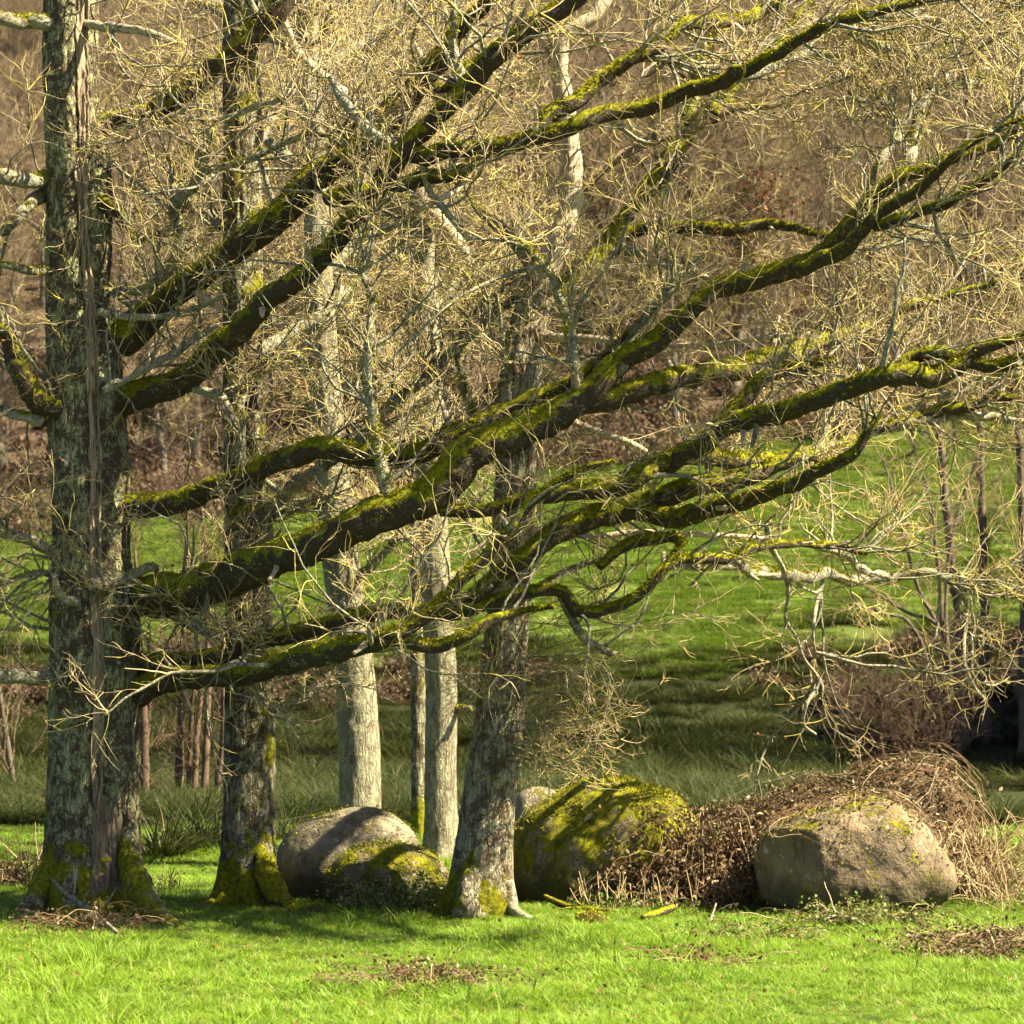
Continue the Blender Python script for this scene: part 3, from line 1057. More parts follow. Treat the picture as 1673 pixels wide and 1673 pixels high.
# the great limb
L('c', [(170, 1000, 60), (215, 985, 62), (265, 975, 66), (330, 957, 66), (400, 935, 62), (460, 911, 58), (530, 886, 56), (600, 857, 56), (660, 834, 56), (715, 797, 60), (765, 757, 60), (830, 716, 54), (890, 682, 50), (930, 656, 46), (970, 628, 40), (1020, 590, 35), (1080, 550, 34), (1130, 506, 32), (1180, 476, 32), (1250, 455, 33), (1315, 432, 30), (1364, 395, 27), (1400, 348, 26), (1431, 311, 24), (1474, 278, 21), (1531, 264, 18), (1588, 253, 15), (1635, 231, 12), (1673, 207, 9), (1740, 180, 5)], 't', dd=-4.6, sides=20)
L('c2', [(930, 660, 40), (1000, 656, 35), (1060, 637, 34), (1120, 616, 33), (1180, 606, 32), (1240, 595, 32), (1290, 576, 28), (1340, 560, 22), (1400, 543, 18), (1450, 520, 16), (1500, 498, 13), (1570, 480, 10), (1650, 455, 7), (1720, 440, 5)], 'c', dd=0.9)
L('c3', [(1300, 446, 22), (1367, 415, 22), (1404, 388, 20), (1441, 341, 18), (1491, 318, 16), (1535, 284, 14), (1565, 255, 11), (1610, 225, 8), (1673, 195, 5)], 'c', dd=-1.2)
L('c4', [(1430, 372, 15), (1470, 362, 16), (1515, 350, 15), (1570, 320, 13), (1620, 290, 11), (1673, 250, 8), (1740, 215, 5)], 'c3', dd=-0.3)
L('c5', [(1474, 278, 15), (1490, 240, 17), (1510, 172, 18), (1520, 130, 16), (1540, 85, 14), (1552, 60, 10), (1580, 20, 7), (1600, -40, 5)], 'c', dd=0.3, mat='branch', twigs=1.3)
L('c6', [(1512, 160, 14), (1550, 143, 16), (1590, 135, 14), (1620, 115, 11), (1650, 125, 9), (1700, 130, 6)], 'c5', dd=-0.1, mat='branch', twigs=1.3)
L('c7', [(1420, 320, 14), (1440, 255, 13), (1466, 225, 13), (1458, 190, 12), (1430, 163, 9), (1402, 168, 6)], 'c', dd=-0.2, mat='branch')
L('c8', [(945, 635, 20), (935, 590, 19), (930, 548, 17), (918, 500, 15), (905, 450, 11), (880, 415, 8), (850, 392, 5)], 'c', dd=-0.2, mat='branch', twigs=1.4)
L('c9', [(988, 622, 16), (1025, 588, 15), (1042, 538, 14), (1078, 498, 12), (1105, 462, 9), (1150, 420, 6)], 'c', dd=0.3, mat='branch', twigs=1.3)
L('c10', [(640, 826, 22), (617, 760, 19), (608, 706, 18), (604, 642, 16), (599, 590, 15), (605, 540, 13), (606, 482, 11), (590, 440, 8), (605, 395, 5)], 'c', dd=-0.4, mat='branch', twigs=1.3)
L('c11', [(720, 832, 22), (780, 831, 20), (835, 824, 20), (900, 812, 24), (980, 800, 30), (1030, 790, 31), (1080, 769, 30), (1130, 748, 29), (1180, 750, 28), (1240, 755, 27), (1300, 745, 24), (1350, 740, 22), (1400, 722, 21), (1445, 700, 21), (1500, 685, 20), (1560, 665, 18), (1620, 656, 15), (1673, 650, 12), (1740, 640, 8)], 'c', dd=-2.2)
L('c12', [(1090, 766, 24), (1125, 740, 26), (1153, 727, 30), (1180, 697, 32), (1247, 680, 33), (1314, 657, 32), (1381, 637, 31), (1431, 617, 32), (1481, 613, 34), (1531, 617, 34), (1575, 597, 30), (1600, 578, 22), (1640, 560, 15), (1690, 545, 10)], 'c11', dd=1.2)
L('c13', [(1180, 695, 22), (1215, 650, 24), (1250, 618, 20), (1300, 600, 15), (1360, 590, 10)], 'c12', dd=0.5)
L('c14', [(1460, 698, 13), (1510, 690, 13), (1570, 680, 13), (1620, 686, 12), (1673, 690, 9), (1730, 700, 5)], 'c11', dd=0.2, mat='grey')
L('c15', [(1585, 592, 20), (1630, 600, 20), (1673, 590, 18), (1740, 580, 12)], 'c12', dd=0.2)
L('c16', [(1440, 614, 18), (1490, 590, 20), (1530, 580, 18), (1562, 583, 12)], 'c12', dd=0.2)
L('c17', [(1460, 700, 12), (1500, 650, 13), (1560, 640, 12), (1620, 620, 10), (1673, 605, 8)], 'c11', dd=0.1, mat='branch')
# the limb behind the great one
L('d', [(180, 838, 48), (215, 828, 42), (270, 826, 38), (330, 806, 35), (390, 785, 33), (450, 756, 32), (510, 735, 34), (560, 736, 34), (620, 745, 30), (680, 746, 32), (740, 715, 34), (800, 690, 32), (860, 665, 28), (910, 640, 24), (965, 605, 16), (1010, 560, 10), (1050, 520, 6)], 't', dd=-0.9)
L('d2', [(830, 680, 10), (830, 640, 9), (826, 590, 8), (822, 535, 7), (815, 480, 5)], 'd', dd=-0.1, mat='branch', sides=8)
# upper limbs
L('e', [(160, 668, 62), (200, 652, 58), (250, 638, 46), (300, 620, 42), (350, 580, 40), (395, 540, 37), (435, 500, 35), (485, 465, 34), (522, 421, 32), (573, 366, 30), (607, 332, 29), (627, 295, 32), (654, 265, 36), (680, 230, 32), (715, 194, 30), (750, 160, 30), (790, 106, 32), (841, 60, 32), (890, 25, 32), (945, -6, 30), (1010, -60, 26), (1080, -130, 20)], 't', dd=-2.2, sides=18, twigs=0.7)
L('e2', [(668, 250, 30), (700, 258, 28), (740, 250, 27), (800, 240, 26), (860, 226, 25), (920, 210, 24), (980, 190, 25), (1030, 180, 25), (1080, 163, 23), (1130, 140, 23), (1190, 129, 21), (1240, 100, 19), (1300, 72, 16), (1340, 50, 16), (1420, 26, 14), (1500, 8, 11), (1580, -15, 7)], 'e', dd=-2.6)
L('e3', [(630, 300, 22), (660, 304, 22), (700, 293, 24), (740, 281, 20), (775, 264, 13)], 'e', dd=-0.4, twigs=0.5)
L('e4', [(885, 218, 22), (895, 190, 26), (942, 161, 25), (982, 124, 23), (1025, 97, 22), (1060, 80, 22), (1100, 52, 20), (1160, 40, 21), (1210, 30, 19), (1260, 12, 16), (1320, -20, 11)], 'e2', dd=1.4)
L('e5', [(1040, 92, 18), (1075, 92, 16), (1110, 103, 15), (1150, 116, 15), (1195, 122, 14), (1245, 88, 15), (1262, 60, 14), (1275, 20, 11), (1290, -30, 7)], 'e4', dd=-0.1, mat='branch', twigs=1.3)
L('e6', [(1190, 129, 15), (1245, 120, 14), (1300, 97, 13), (1350, 92, 10), (1375, 95, 6)], 'e2', dd=-0.1, mat='branch')
L('e7', [(1345, 38, 13), (1375, 45, 14), (1410, 65, 15), (1460, 88, 13), (1500, 82, 10), (1560, 60, 6)], 'e2', dd=0.1, mat='grey', twigs=1.4)
L('e8', [(1345, 50, 14), (1380, 28, 15), (1440, 22, 14), (1500, 28, 12), (1570, 42, 10), (1640, 25, 7), (1720, 15, 5)], 'e2', dd=-0.3, mat='branch', twigs=1.3)
L('e9', [(760, 150, 15), (748, 110, 15), (740, 75, 13), (745, 35, 10), (730, -20, 7)], 'e', dd=-0.2, mat='branch')
L('e10', [(670, 246, 16), (624, 234, 19), (590, 205, 18), (560, 165, 15), (542, 132, 12)], 'e', dd=0.0, mat='grey', twigs=0.6)
L('e11', [(690, 262, 12), (700, 310, 11), (735, 355, 9), (770, 400, 6)], 'e2', dd=-0.4, mat='grey', twigs=0.8)
L('e12', [(775, 265, 14), (752, 303, 12), (720, 325, 10), (660, 355, 9), (605, 375, 6)], 'e3', dd=0.1, mat='bare', moss=0, twigs=0.2, label="pale snapped end of a dead branch")
L('f', [(150, 585, 44), (205, 548, 62), (250, 510, 44), (310, 462, 42), (361, 432, 42), (418, 391, 45), (468, 351, 46), (512, 303, 46), (560, 267, 45), (600, 243, 44), (634, 214, 43), (657, 174, 40), (690, 134, 36), (727, 87, 33), (749, 50, 28), (781, 15, 24), (830, -40, 19), (890, -110, 12)], 't', dd=-0.9, sides=18, twigs=0.7)
L('f2', [(430, 383, 24), (480, 325, 22), (530, 280, 18), (560, 235, 14), (600, 195, 10), (640, 165, 6)], 'f', dd=0.5)
L('f3', [(540, 325, 26), (570, 322, 26), (605, 320, 22), (640, 325, 14)], 'e', dd=-0.2)
L('f4', [(690, 134, 22), (720, 150, 24), (738, 140, 20), (760, 110, 14), (790, 95, 8)], 'f', dd=0.3)
L('g', [(150, 215, 40), (187, 196, 24), (241, 187, 26), (284, 161, 32), (321, 134, 35), (365, 108, 36), (392, 84, 36), (422, 47, 40), (455, 8, 40), (500, -60, 34), (560, -140, 24)], 't', dd=-0.5, sides=16)
# branches to the left of the trunk
L('l1', [(150, 1118, 22), (115, 1115, 22), (60, 1109, 24), (0, 1106, 24), (-70, 1098, 20), (-140, 1085, 15)], 't', dd=-0.9, mat='grey', moss=0.3, twigs=0.5)
L('l2', [(148, 720, 40), (128, 692, 40), (100, 668, 36), (66, 664, 34), (42, 632, 35), (25, 592, 33), (8, 560, 24), (-20, 530, 18), (-60, 490, 12)], 't', dd=-1.0)
L('l3', [(70, 690, 18), (30, 683, 15), (0, 676, 14), (-50, 670, 10)], 'l2', dd=0.2, mat='branch')
L('l4', [(110, 50, 26), (72, 40, 26), (40, 36, 24), (0, 27, 20), (-60, 10, 14)], 't', dd=-0.8, mat='branch')
L('l5', [(100, 25, 14), (150, 38, 13), (200, 45, 12), (250, 60, 10), (300, 75, 6)], 't', dd=-1.0, mat='grey')
L('l6', [(110, 300, 24), (75, 290, 24), (40, 292, 24), (0, 288, 22), (-60, 280, 15)], 't', dd=-0.9, mat='branch')
L('l7', [(110, 300, 22), (75, 320, 22), (40, 342, 18), (20, 365, 15), (-10, 385, 12), (-60, 400, 8)], 't', dd=-0.6, mat='branch')
L('l8', [(150, 930, 16), (100, 905, 16), (50, 882, 15), (0, 868, 13), (-60, 860, 8)], 't', dd=-1.0, mat='grey', twigs=1.5)
L('l9', [(104, 676, 12), (108, 712, 9), (106, 762, 8)], 'l2', dd=-0.1, mat='bare', moss=0, twigs=0, label="short dead twig hanging down in front of the trunk")
L('l10', [(130, 985, 14), (105, 980, 14), (90, 960, 12), (86, 935, 8)], 't', d0=D1 - 0.5, dd=-0.1, mat='grey', twigs=0.8)
L('l11', [(150, 925, 10), (110, 950, 9), (60, 935, 8), (0, 950, 6)], 't', dd=-0.8, mat='branch', twigs=1.5)
L('l12', [(150, 450, 14), (90, 445, 13), (30, 440, 11), (-40, 430, 7)], 't', dd=-0.9, mat='branch', twigs=1.0)
# smaller branches between the two near trunks
L('m1', [(150, 230, 12), (174, 208, 10), (240, 203, 10), (301, 194, 10), (368, 194, 9), (420, 175, 8), (465, 160, 6)], 't', dd=-0.8, mat='grey')
L('m2', [(150, 460, 16), (230, 475, 14), (275, 448, 16), (293, 425, 17), (297, 380, 16), (287, 335, 15), (320, 302, 14), (331, 270, 13), (342, 238, 9), (332, 170, 6)], 't', dd=-1.0, mat='branch')
L('m3', [(331, 276, 10), (400, 268, 10), (455, 243, 9), (500, 224, 6)], 'm2', dd=-0.1, mat='branch')
L('m4', [(165, 330, 18), (182, 338, 16), (200, 374, 15), (232, 396, 12)], 't', d0=D1 - 0.3, dd=-0.2, twigs=0.3)
L('m5', [(150, 960, 22), (190, 955, 16), (215, 945, 14), (245, 930, 13), (262, 936, 12)], 't', d0=D1 - 0.55, dd=-0.3, mat='branch', twigs=1.2)
L('m6', [(262, 936, 9), (285, 960, 8), (310, 1005, 7), (350, 1040, 6), (380, 1065, 4)], 'm5', dd=-0.1, mat='grey', twigs=2.0)
L('m7', [(215, 950, 9), (195, 985, 10), (172, 1025, 9), (140, 1045, 5)], 'm5', dd=-0.1, mat='grey', twigs=1.2)
L('m8', [(170, 640, 10), (230, 610, 9), (290, 575, 8), (345, 540, 6)], 't', d0=D1 - 0.5, dd=-0.3, mat='grey', twigs=1.5)
L('m9', [(160, 510, 12), (230, 520, 10), (300, 505, 9), (370, 480, 6)], 't', d0=D1 - 0.4, dd=-0.6, mat='grey', twigs=1.5)
L('m10', [(300, 620, 14), (340, 640, 14), (370, 655, 12), (388, 690, 10)], 'e', dd=-0.3, mat='grey', twigs=1.2)
# hanging ends on the right
L('n1', [(1253, 858, 11), (1259, 888, 11), (1270, 908, 9), (1285, 940, 8), (1286, 980, 7), (1282, 1010, 6), (1300, 1042, 6), (1312, 1075, 5), (1331, 1100, 6), (1334, 1120, 6), (1316, 1150, 6), (1311, 1182, 5), (1332, 1200, 4)], 'b', dd=-0.2, mat='grey', moss=0, twigs=0.25)
L('n2', [(1345, 948, 6), (1334, 985, 6), (1331, 1035, 5), (1336, 1078, 5)], 'b4', dd=-0.1, mat='grey', moss=0, twigs=0.25)
L('n3', [(1560, 958, 7), (1585, 1000, 6), (1576, 1075, 6), (1590, 1118, 6), (1612, 1140, 4)], 'b4', dd=-0.1, mat='grey', moss=0, twigs=0.3)
L('n4', [(1220, 895, 8), (1170, 920, 6), (1130, 960, 5)], 'b', dd=-0.2, mat='grey', moss=0, twigs=0.3)

# roots and burls
RT = lambda key, pts, d, mat='trunk_split': oak1.limb(key, pts, None, d0=d[0], dd=d[1] - d[0], mat=mat, twigs=0, moss=0.6, sides=18, name="root", dpow=2.4)
pr = on_ground(350, 1550)
RT('r1', [(196, 1290, 8), (208, 1380, 30), (224, 1448, 46), (248, 1490, 42), (282, 1517, 28), (318, 1537, 17), (356, 1554, 8)], (D1 - 0.10, float(pr[1])))
pr = on_ground(12, 1505)
RT('r2', [(100, 1320, 10), (86, 1410, 40), (62, 1470, 46), (32, 1500, 32), (-5, 1512, 14)], (D1, float(pr[1])))
RT('r3', [(165, 1400, 40), (168, 1470, 60), (178, 1505, 50), (190, 1525, 24)], (D1 - 0.42, D1 - 0.85))
RT('r4', [(120, 1400, 40), (112, 1470, 56), (104, 1508, 40), (92, 1525, 20)], (D1 - 0.4, D1 - 0.75))

rngx = np.random.default_rng(77)
oak1.grow(1000, 7200, 26000, up=0.03, leaves=2000, LA=(0.8, 2.3), LB=(0.3, 1.0), LC=(0.09, 0.34), flat=1.2, thin=0.6, rA=0.0165, rB=0.0064, rC=0.0036, margin=130, clear=(397, 48, 570, 0.7))
oak1.finish_moss()

# ------------------------------------------------------------------ the straight mossy oak
D2 = float(on_ground(405, 1475)[1])
base2 = on_ground(405, 1475)
oak2 = Tree("straight mossy oak second from the picture's edge, with bright moss skirt at its foot", base2, 23)
rows2 = [(405, 1500, 100), (405, 1465, 96), (405, 1400, 86), (408, 1250, 82), (408, 1100, 76), (405, 950, 72), (402, 800, 68), (398, 650, 65), (397, 500, 63), (396, 350, 63), (396, 200, 62), (395, 100, 60), (395, 0, 58), (392, -200, 54), (388, -500, 46), (384, -750, 34)]
oak2.trunk('t', rows2, D2, 'trunk_moss', sides=90, flare=(0.30, 0.3), ridge=0.014)
L = oak2.limb
L('a', [(405, 960, 40), (420, 930, 40), (430, 875, 38), (419, 842, 26), (402, 775, 20), (397, 705, 19), (388, 664, 18), (405, 630, 14), (430, 605, 9)], 't', dd=-0.6, mat='branch', twigs=1.2)
L('b', [(425, 850, 22), (470, 803, 20), (530, 760, 19), (573, 737, 18), (607, 704, 18), (640, 667, 16), (674, 640, 15), (707, 610, 14), (741, 577, 13), (774, 547, 11), (830, 503, 9), (875, 480, 6)], 'a', dd=-1.2, mat='branch', twigs=1.2)
L('c', [(405, 1165, 30), (440, 1158, 20), (470, 1150, 12), (510, 1115, 9), (560, 1080, 6)], 't', dd=-0.5, mat='branch')
L('d', [(400, 420, 26), (370, 380, 20), (330, 350, 14), (280, 330, 8)], 't', dd=0.8, mat='branch')
L('e', [(400, 250, 28), (440, 200, 22), (480, 120, 18), (500, 50, 14), (530, -30, 9)], 't', dd=0.9, mat='branch')
L('f', [(397, 600, 26), (450, 560, 18), (520, 520, 13), (580, 460, 8)], 't', dd=1.4, mat='branch')
L('g', [(462, 35, 12), (478, 68, 17), (495, 88, 19), (528, 120, 18), (562, 146, 14)], None, d0=D2 - 0.3, dd=0.2, mat='bare', moss=0, twigs=0.1, label="pale dead bough broken off at its end")
L('g2', [(400, -40, 30), (430, -10, 24), (462, 35, 16)], 't', dd=-0.3, mat='branch')
pr = on_ground(482, 1490)
oak2.limb('r1', [(418, 1330, 8), (430, 1410, 34), (450, 1464, 38), (484, 1494, 12)], None, d0=D2 + 0.02, dd=float(pr[1]) - D2 - 0.02, mat='limb', twigs=0, moss=0.7, sides=18, name="root", dpow=2.2)
pr = on_ground(338, 1480)
oak2.limb('r2', [(386, 1340, 8), (372, 1420, 32), (354, 1466, 28), (332, 1484, 12)], None, d0=D2, dd=float(pr[1]) - D2, mat='trunk_moss', twigs=0, moss=0.5, sides=16, name="root")
S2 = oak2.lines['t']
oak2.fz.append(fuzz(S2[20:, :3], S2[20:, 3], 9000, 0.022, oak2.rng, side=(0.7, -0.7, 0.1), spread=0.6))
oak2.grow(130, 900, 3200, up=0.04, leaves=400, LA=(0.6, 1.8), flat=1.6, margin=130, rA=0.015, rB=0.0064, rC=0.0038, clear=(397, 48, 570, 0.7))
oak2.finish_moss()

# ------------------------------------------------------------------ the leaning oak with a dead pale top
D5 = float(on_ground(785, 1492)[1])
base5 = on_ground(783, 1492)
oak5 = Tree("leaning oak between the mossy boulders, forking into a dead barkless top", base5, 41)
rows5 = [(782, 1520, 112), (784, 1480, 108), (790, 1400, 93), (800, 1300, 84), (812, 1200, 78), (822, 1100, 72), (830, 1000, 67), (838, 850, 64), (845, 720, 66), (852, 600, 66), (866, 520, 58), (885, 455, 46), (900, 425, 36)]
t5 = oak5.trunk('t', rows5, [D5, D5 + 0.15], 'trunk_lean', sides=90, flare=(0.26, 0.22), ridge=0.014)
L = oak5.limb
L('top', [(872, 500, 44), (892, 440, 42), (918, 380, 41), (932, 325, 38), (927, 240, 36), (919, 150, 33), (914, 105, 29), (933, 62, 26), (975, 20, 24), (1000, -40, 20), (1010, -140, 12)], 't', dd=0.2, mat='bare', moss=0, twigs=0.1, sides=20, label="pale barkless upper trunk")
L('fork', [(858, 560, 44), (905, 495, 38), (960, 438, 38), (1000, 398, 40), (1045, 340, 39), (1085, 282, 34), (1115, 222, 29), (1135, 160, 24), (1150, 90, 20), (1190, 10, 15), (1230, -80, 9)], 't', dd=3.0, sides=16)
L('pale', [(930, 340, 18), (985, 282, 17), (1040, 243, 17), (1110, 220, 19), (1160, 190, 18), (1210, 172, 14), (1250, 171, 12), (1330, 140, 11), (1400, 110, 10), (1480, 82, 9), (1530, 50, 7), (1580, 10, 5)], 'top', dd=1.2, mat='crack', moss=0, twigs=0.6, label="long twisted branch of cracked brown wood")
L('pale2', [(1160, 190, 30), (1200, 150, 28), (1250, 110, 22), (1290, 60, 16), (1330, 0, 10)], 'pale', dd=1.5)
L('m', [(1010, 392, 20), (1050, 378, 19), (1100, 372, 18), (1180, 376, 18), (1260, 372, 14), (1330, 381, 10), (1370, 390, 6)], 'fork', dd=-0.4)
L('h', [(852, 552, 18), (888, 549, 16), (920, 548, 15), (985, 553, 10), (1050, 557, 10), (1150, 559, 9), (1230, 550, 9), (1290, 545, 7)], 't', dd=-1.2, mat='bare', moss=0, twigs=0.2, label="bleached horizontal dead branch")
L('s', [(848, 640, 16), (920, 680, 12), (1000, 714, 11), (1040, 732, 11), (1072, 748, 8)], 't', dd=0.5, mat='bare', moss=0, twigs=0.1, label="pale snapped stub")
L('p', [(840, 860, 14), (950, 876, 11), (1020, 872, 10), (1080, 872, 9), (1250, 880, 7)], 't', dd=0.6, mat='bare', moss=0, twigs=0.2, label="pale dead branch lying behind the mossy limbs")
L('q', [(880, 450, 28), (840, 400, 20), (800, 350, 14), (760, 300, 8)], 't', dd=0.8, mat='branch')
L('q2', [(838, 760, 22), (790, 700, 16), (760, 640, 12), (740, 570, 7)], 't', dd=0.7, mat='branch')
L('q3', [(838, 1000, 16), (880, 960, 12), (940, 930, 9), (1000, 915, 6)], 't', dd=0.5, mat='branch')
L('q4', [(1000, 398, 16), (1060, 420, 14), (1130, 440, 10), (1200, 480, 6)], 'fork', dd=0.6, mat='branch')
pr = on_ground(866, 1500)
L('r1', [(828, 1440, 22), (836, 1470, 20), (850, 1488, 14), (872, 1502, 7)], None, d0=D5 - 0.15, dd=float(pr[1]) - D5 + 0.1, mat='grey', moss=0.2, twigs=0, name="root")
L('r2', [(770, 1430, 30), (764, 1475, 40), (752, 1500, 24)], None, d0=D5 - 0.3, dd=-0.25, mat='trunk_lean', twigs=0, sides=16, name="root")
# dense fine shoots low on the trunk, on the sunny side
rs = np.random.default_rng(9)
nE = 34
py = rs.uniform(1010, 1235, nE)
S5 = oak5.lines['t']
e0 = np.array([S5[np.argmin(np.abs(S5[:, 5] - v)), :3] for v in py])
ed = np.stack([rs.uniform(0.7, 1.0, nE), rs.normal(-0.95, 0.3, nE), rs.uniform(-0.3, 0.15, nE)], -1)
E = walk(e0, ed, rs.uniform(0.8, 2.0, nE), 9, 0.10, 0.02, rs, 0.03)
nE2 = 10
py = rs.uniform(960, 1180, nE2)
e0 = np.array([S5[np.argmin(np.abs(S5[:, 5] - v)), :3] for v in py])
ed = np.stack([rs.uniform(-1.0, -0.2, nE2), rs.normal(-0.8, 0.4, nE2), rs.uniform(-0.1, 0.4, nE2)], -1)
E = np.vstack([E, walk(e0, ed, rs.uniform(0.4, 1.0, nE2), 9, 0.16, 0.02, rs, 0.08)])
oak5.grow(70, 1150, 3600, thin=0.6, rB=0.0054, rC=0.0034, margin=120, flat=1.4, up=0.03, leaves=300, rA=0.008, extra=E, LB=(0.2, 0.6))
oak5.finish_moss()
# the last russet leaves still hanging in two bunches
for (px, py, n_, w_) in ((1262, 335, 150, 26), (1205, 418, 110, 22), (1245, 300, 40, 12)):
    S_ = oak5.lines['m']
    c_ = at(px, py, S_[np.argmin(np.abs(S_[:, 4] - px)), 1])
    q_ = c_ + rs.normal(0, 1, (n_, 3)) * np.array([w_, w_, w_ * 1.3]) * c_[1] / F
    oak5.add("leaf_bunch", leaf_cloud(q_, 0.055, rs), M['russet'], kind="stuff")

# ------------------------------------------------------------------ three oaks standing further back
def back_oak(label, rows, by, mat, seed, limbs, nA, nB, nC):
    d = float(on_ground(rows[1][0], by)[1])
    b = on_ground(rows[1][0], by)
    t = Tree(label, b, seed)
    t.trunk('t', rows, d, mat, sides=48, flare=(0.22, 0.25), ridge=0.01, step=0.06)
    for i, (pts, dd, mt, tw, lb) in enumerate(limbs):
        t.limb('l%d' % i, pts, 't', dd=dd, mat=mt, twigs=tw, moss=0 if mt in ('bare',) else 0.6, label=lb)
    t.grow(nA, nB, nC, LA=(0.6, 2.0), LB=(0.3, 0.9), LC=(0.12, 0.4), rA=0.012, rB=0.007, rC=0.0045)
    t.finish_moss()
    return t


back_oak("grey barked oak rising behind the pair of rounded boulders",
         [(592, 1450, 78), (591, 1420, 74), (588, 1330, 68), (586, 1200, 66), (578, 1080, 62), (562, 960, 60), (550, 850, 58), (541, 760, 54), (530, 600, 48), (520, 420, 42), (512, 250, 38), (506, 100, 34), (500, -50, 30), (496, -300, 22)],
         1420, 'trunk_grey', 61,
         [([(545, 800, 26), (590, 760, 20), (640, 700, 14), (690, 640, 8)], 0.8, 'branch', 1, None),
          ([(535, 640, 24), (480, 580, 18), (440, 520, 13), (410, 450, 7)], 1.0, 'branch', 1, None),
          ([(522, 450, 24), (570, 400, 18), (620, 340, 12), (680, 300, 7)], 1.2, 'branch', 1, None),
          ([(515, 300, 22), (460, 250, 16), (400, 200, 12), (340, 170, 7)], 1.5, 'branch', 1, None),
          ([(508, 150, 22), (560, 90, 18), (640, 40, 14), (720, -10, 8)], 1.0, 'branch', 1, None),
          ([(560, 950, 18), (600, 930, 14), (640, 890, 10), (660, 850, 6)], -0.5, 'branch', 1, None),
          ([(504, 80, 20), (440, 60, 15), (360, 20, 10), (300, -10, 6)], 1.2, 'branch', 1, None)], 200, 1300, 5000)

back_oak("slim sunlit oak with a broken top, left of the leaning oak",
         [(723, 1425, 58), (722, 1400, 56), (720, 1300, 51), (720, 1100, 50), (709, 900, 49), (701, 700, 44), (694, 500, 40), (690, 400, 38), (688, 325, 34), (684, 285, 24)],
         1400, 'trunk_grey', 67,
         [([(690, 330, 30), (708, 345, 31), (735, 386, 28), (768, 432, 20)], -0.6, 'bare', 0.1, "pale broken bough hanging down"),
          ([(700, 700, 24), (650, 640, 18), (600, 560, 13), (560, 480, 7)], 1.2, 'branch', 1, None),
          ([(695, 520, 22), (750, 470, 16), (810, 420, 11), (860, 360, 6)], 1.0, 'branch', 1, None),
          ([(690, 400, 20), (640, 340, 15), (600, 260, 10), (570, 190, 6)], 1.0, 'branch', 1, None),
          ([(720, 1160, 18), (745, 1158, 13), (770, 1160, 8)], -0.2, 'branch', 0.4, None),
          ([(712, 950, 16), (760, 930, 12), (810, 880, 8)], 0.6, 'branch', 1, None),
          ([(690, 350, 20), (720, 250, 16), (760, 160, 12), (820, 60, 8)], 1.6, 'branch', 1, None)], 150, 1000, 3600)

back_oak("thin dark trunk half hidden behind the slim sunlit oak",
         [(686, 1390, 26), (685, 1375, 25), (683, 1100, 23), (680, 800, 20), (673, 560, 18), (661, 300, 15), (652, 100, 13), (640, -100, 10)],
         1375, 'trunk_moss', 71,
         [([(676, 640, 14), (720, 590, 10), (780, 520, 6)], 0.8, 'branch', 1, None),
          ([(668, 450, 13), (610, 380, 9), (570, 300, 5)], 0.9, 'branch', 1, None),
          ([(658, 230, 12), (700, 130, 9), (760, 40, 6)], 1.0, 'branch', 1, None),
          ([(654, 140, 12), (600, 60, 9), (550, -20, 6)], 1.0, 'branch', 1, None)], 80, 560, 2000)


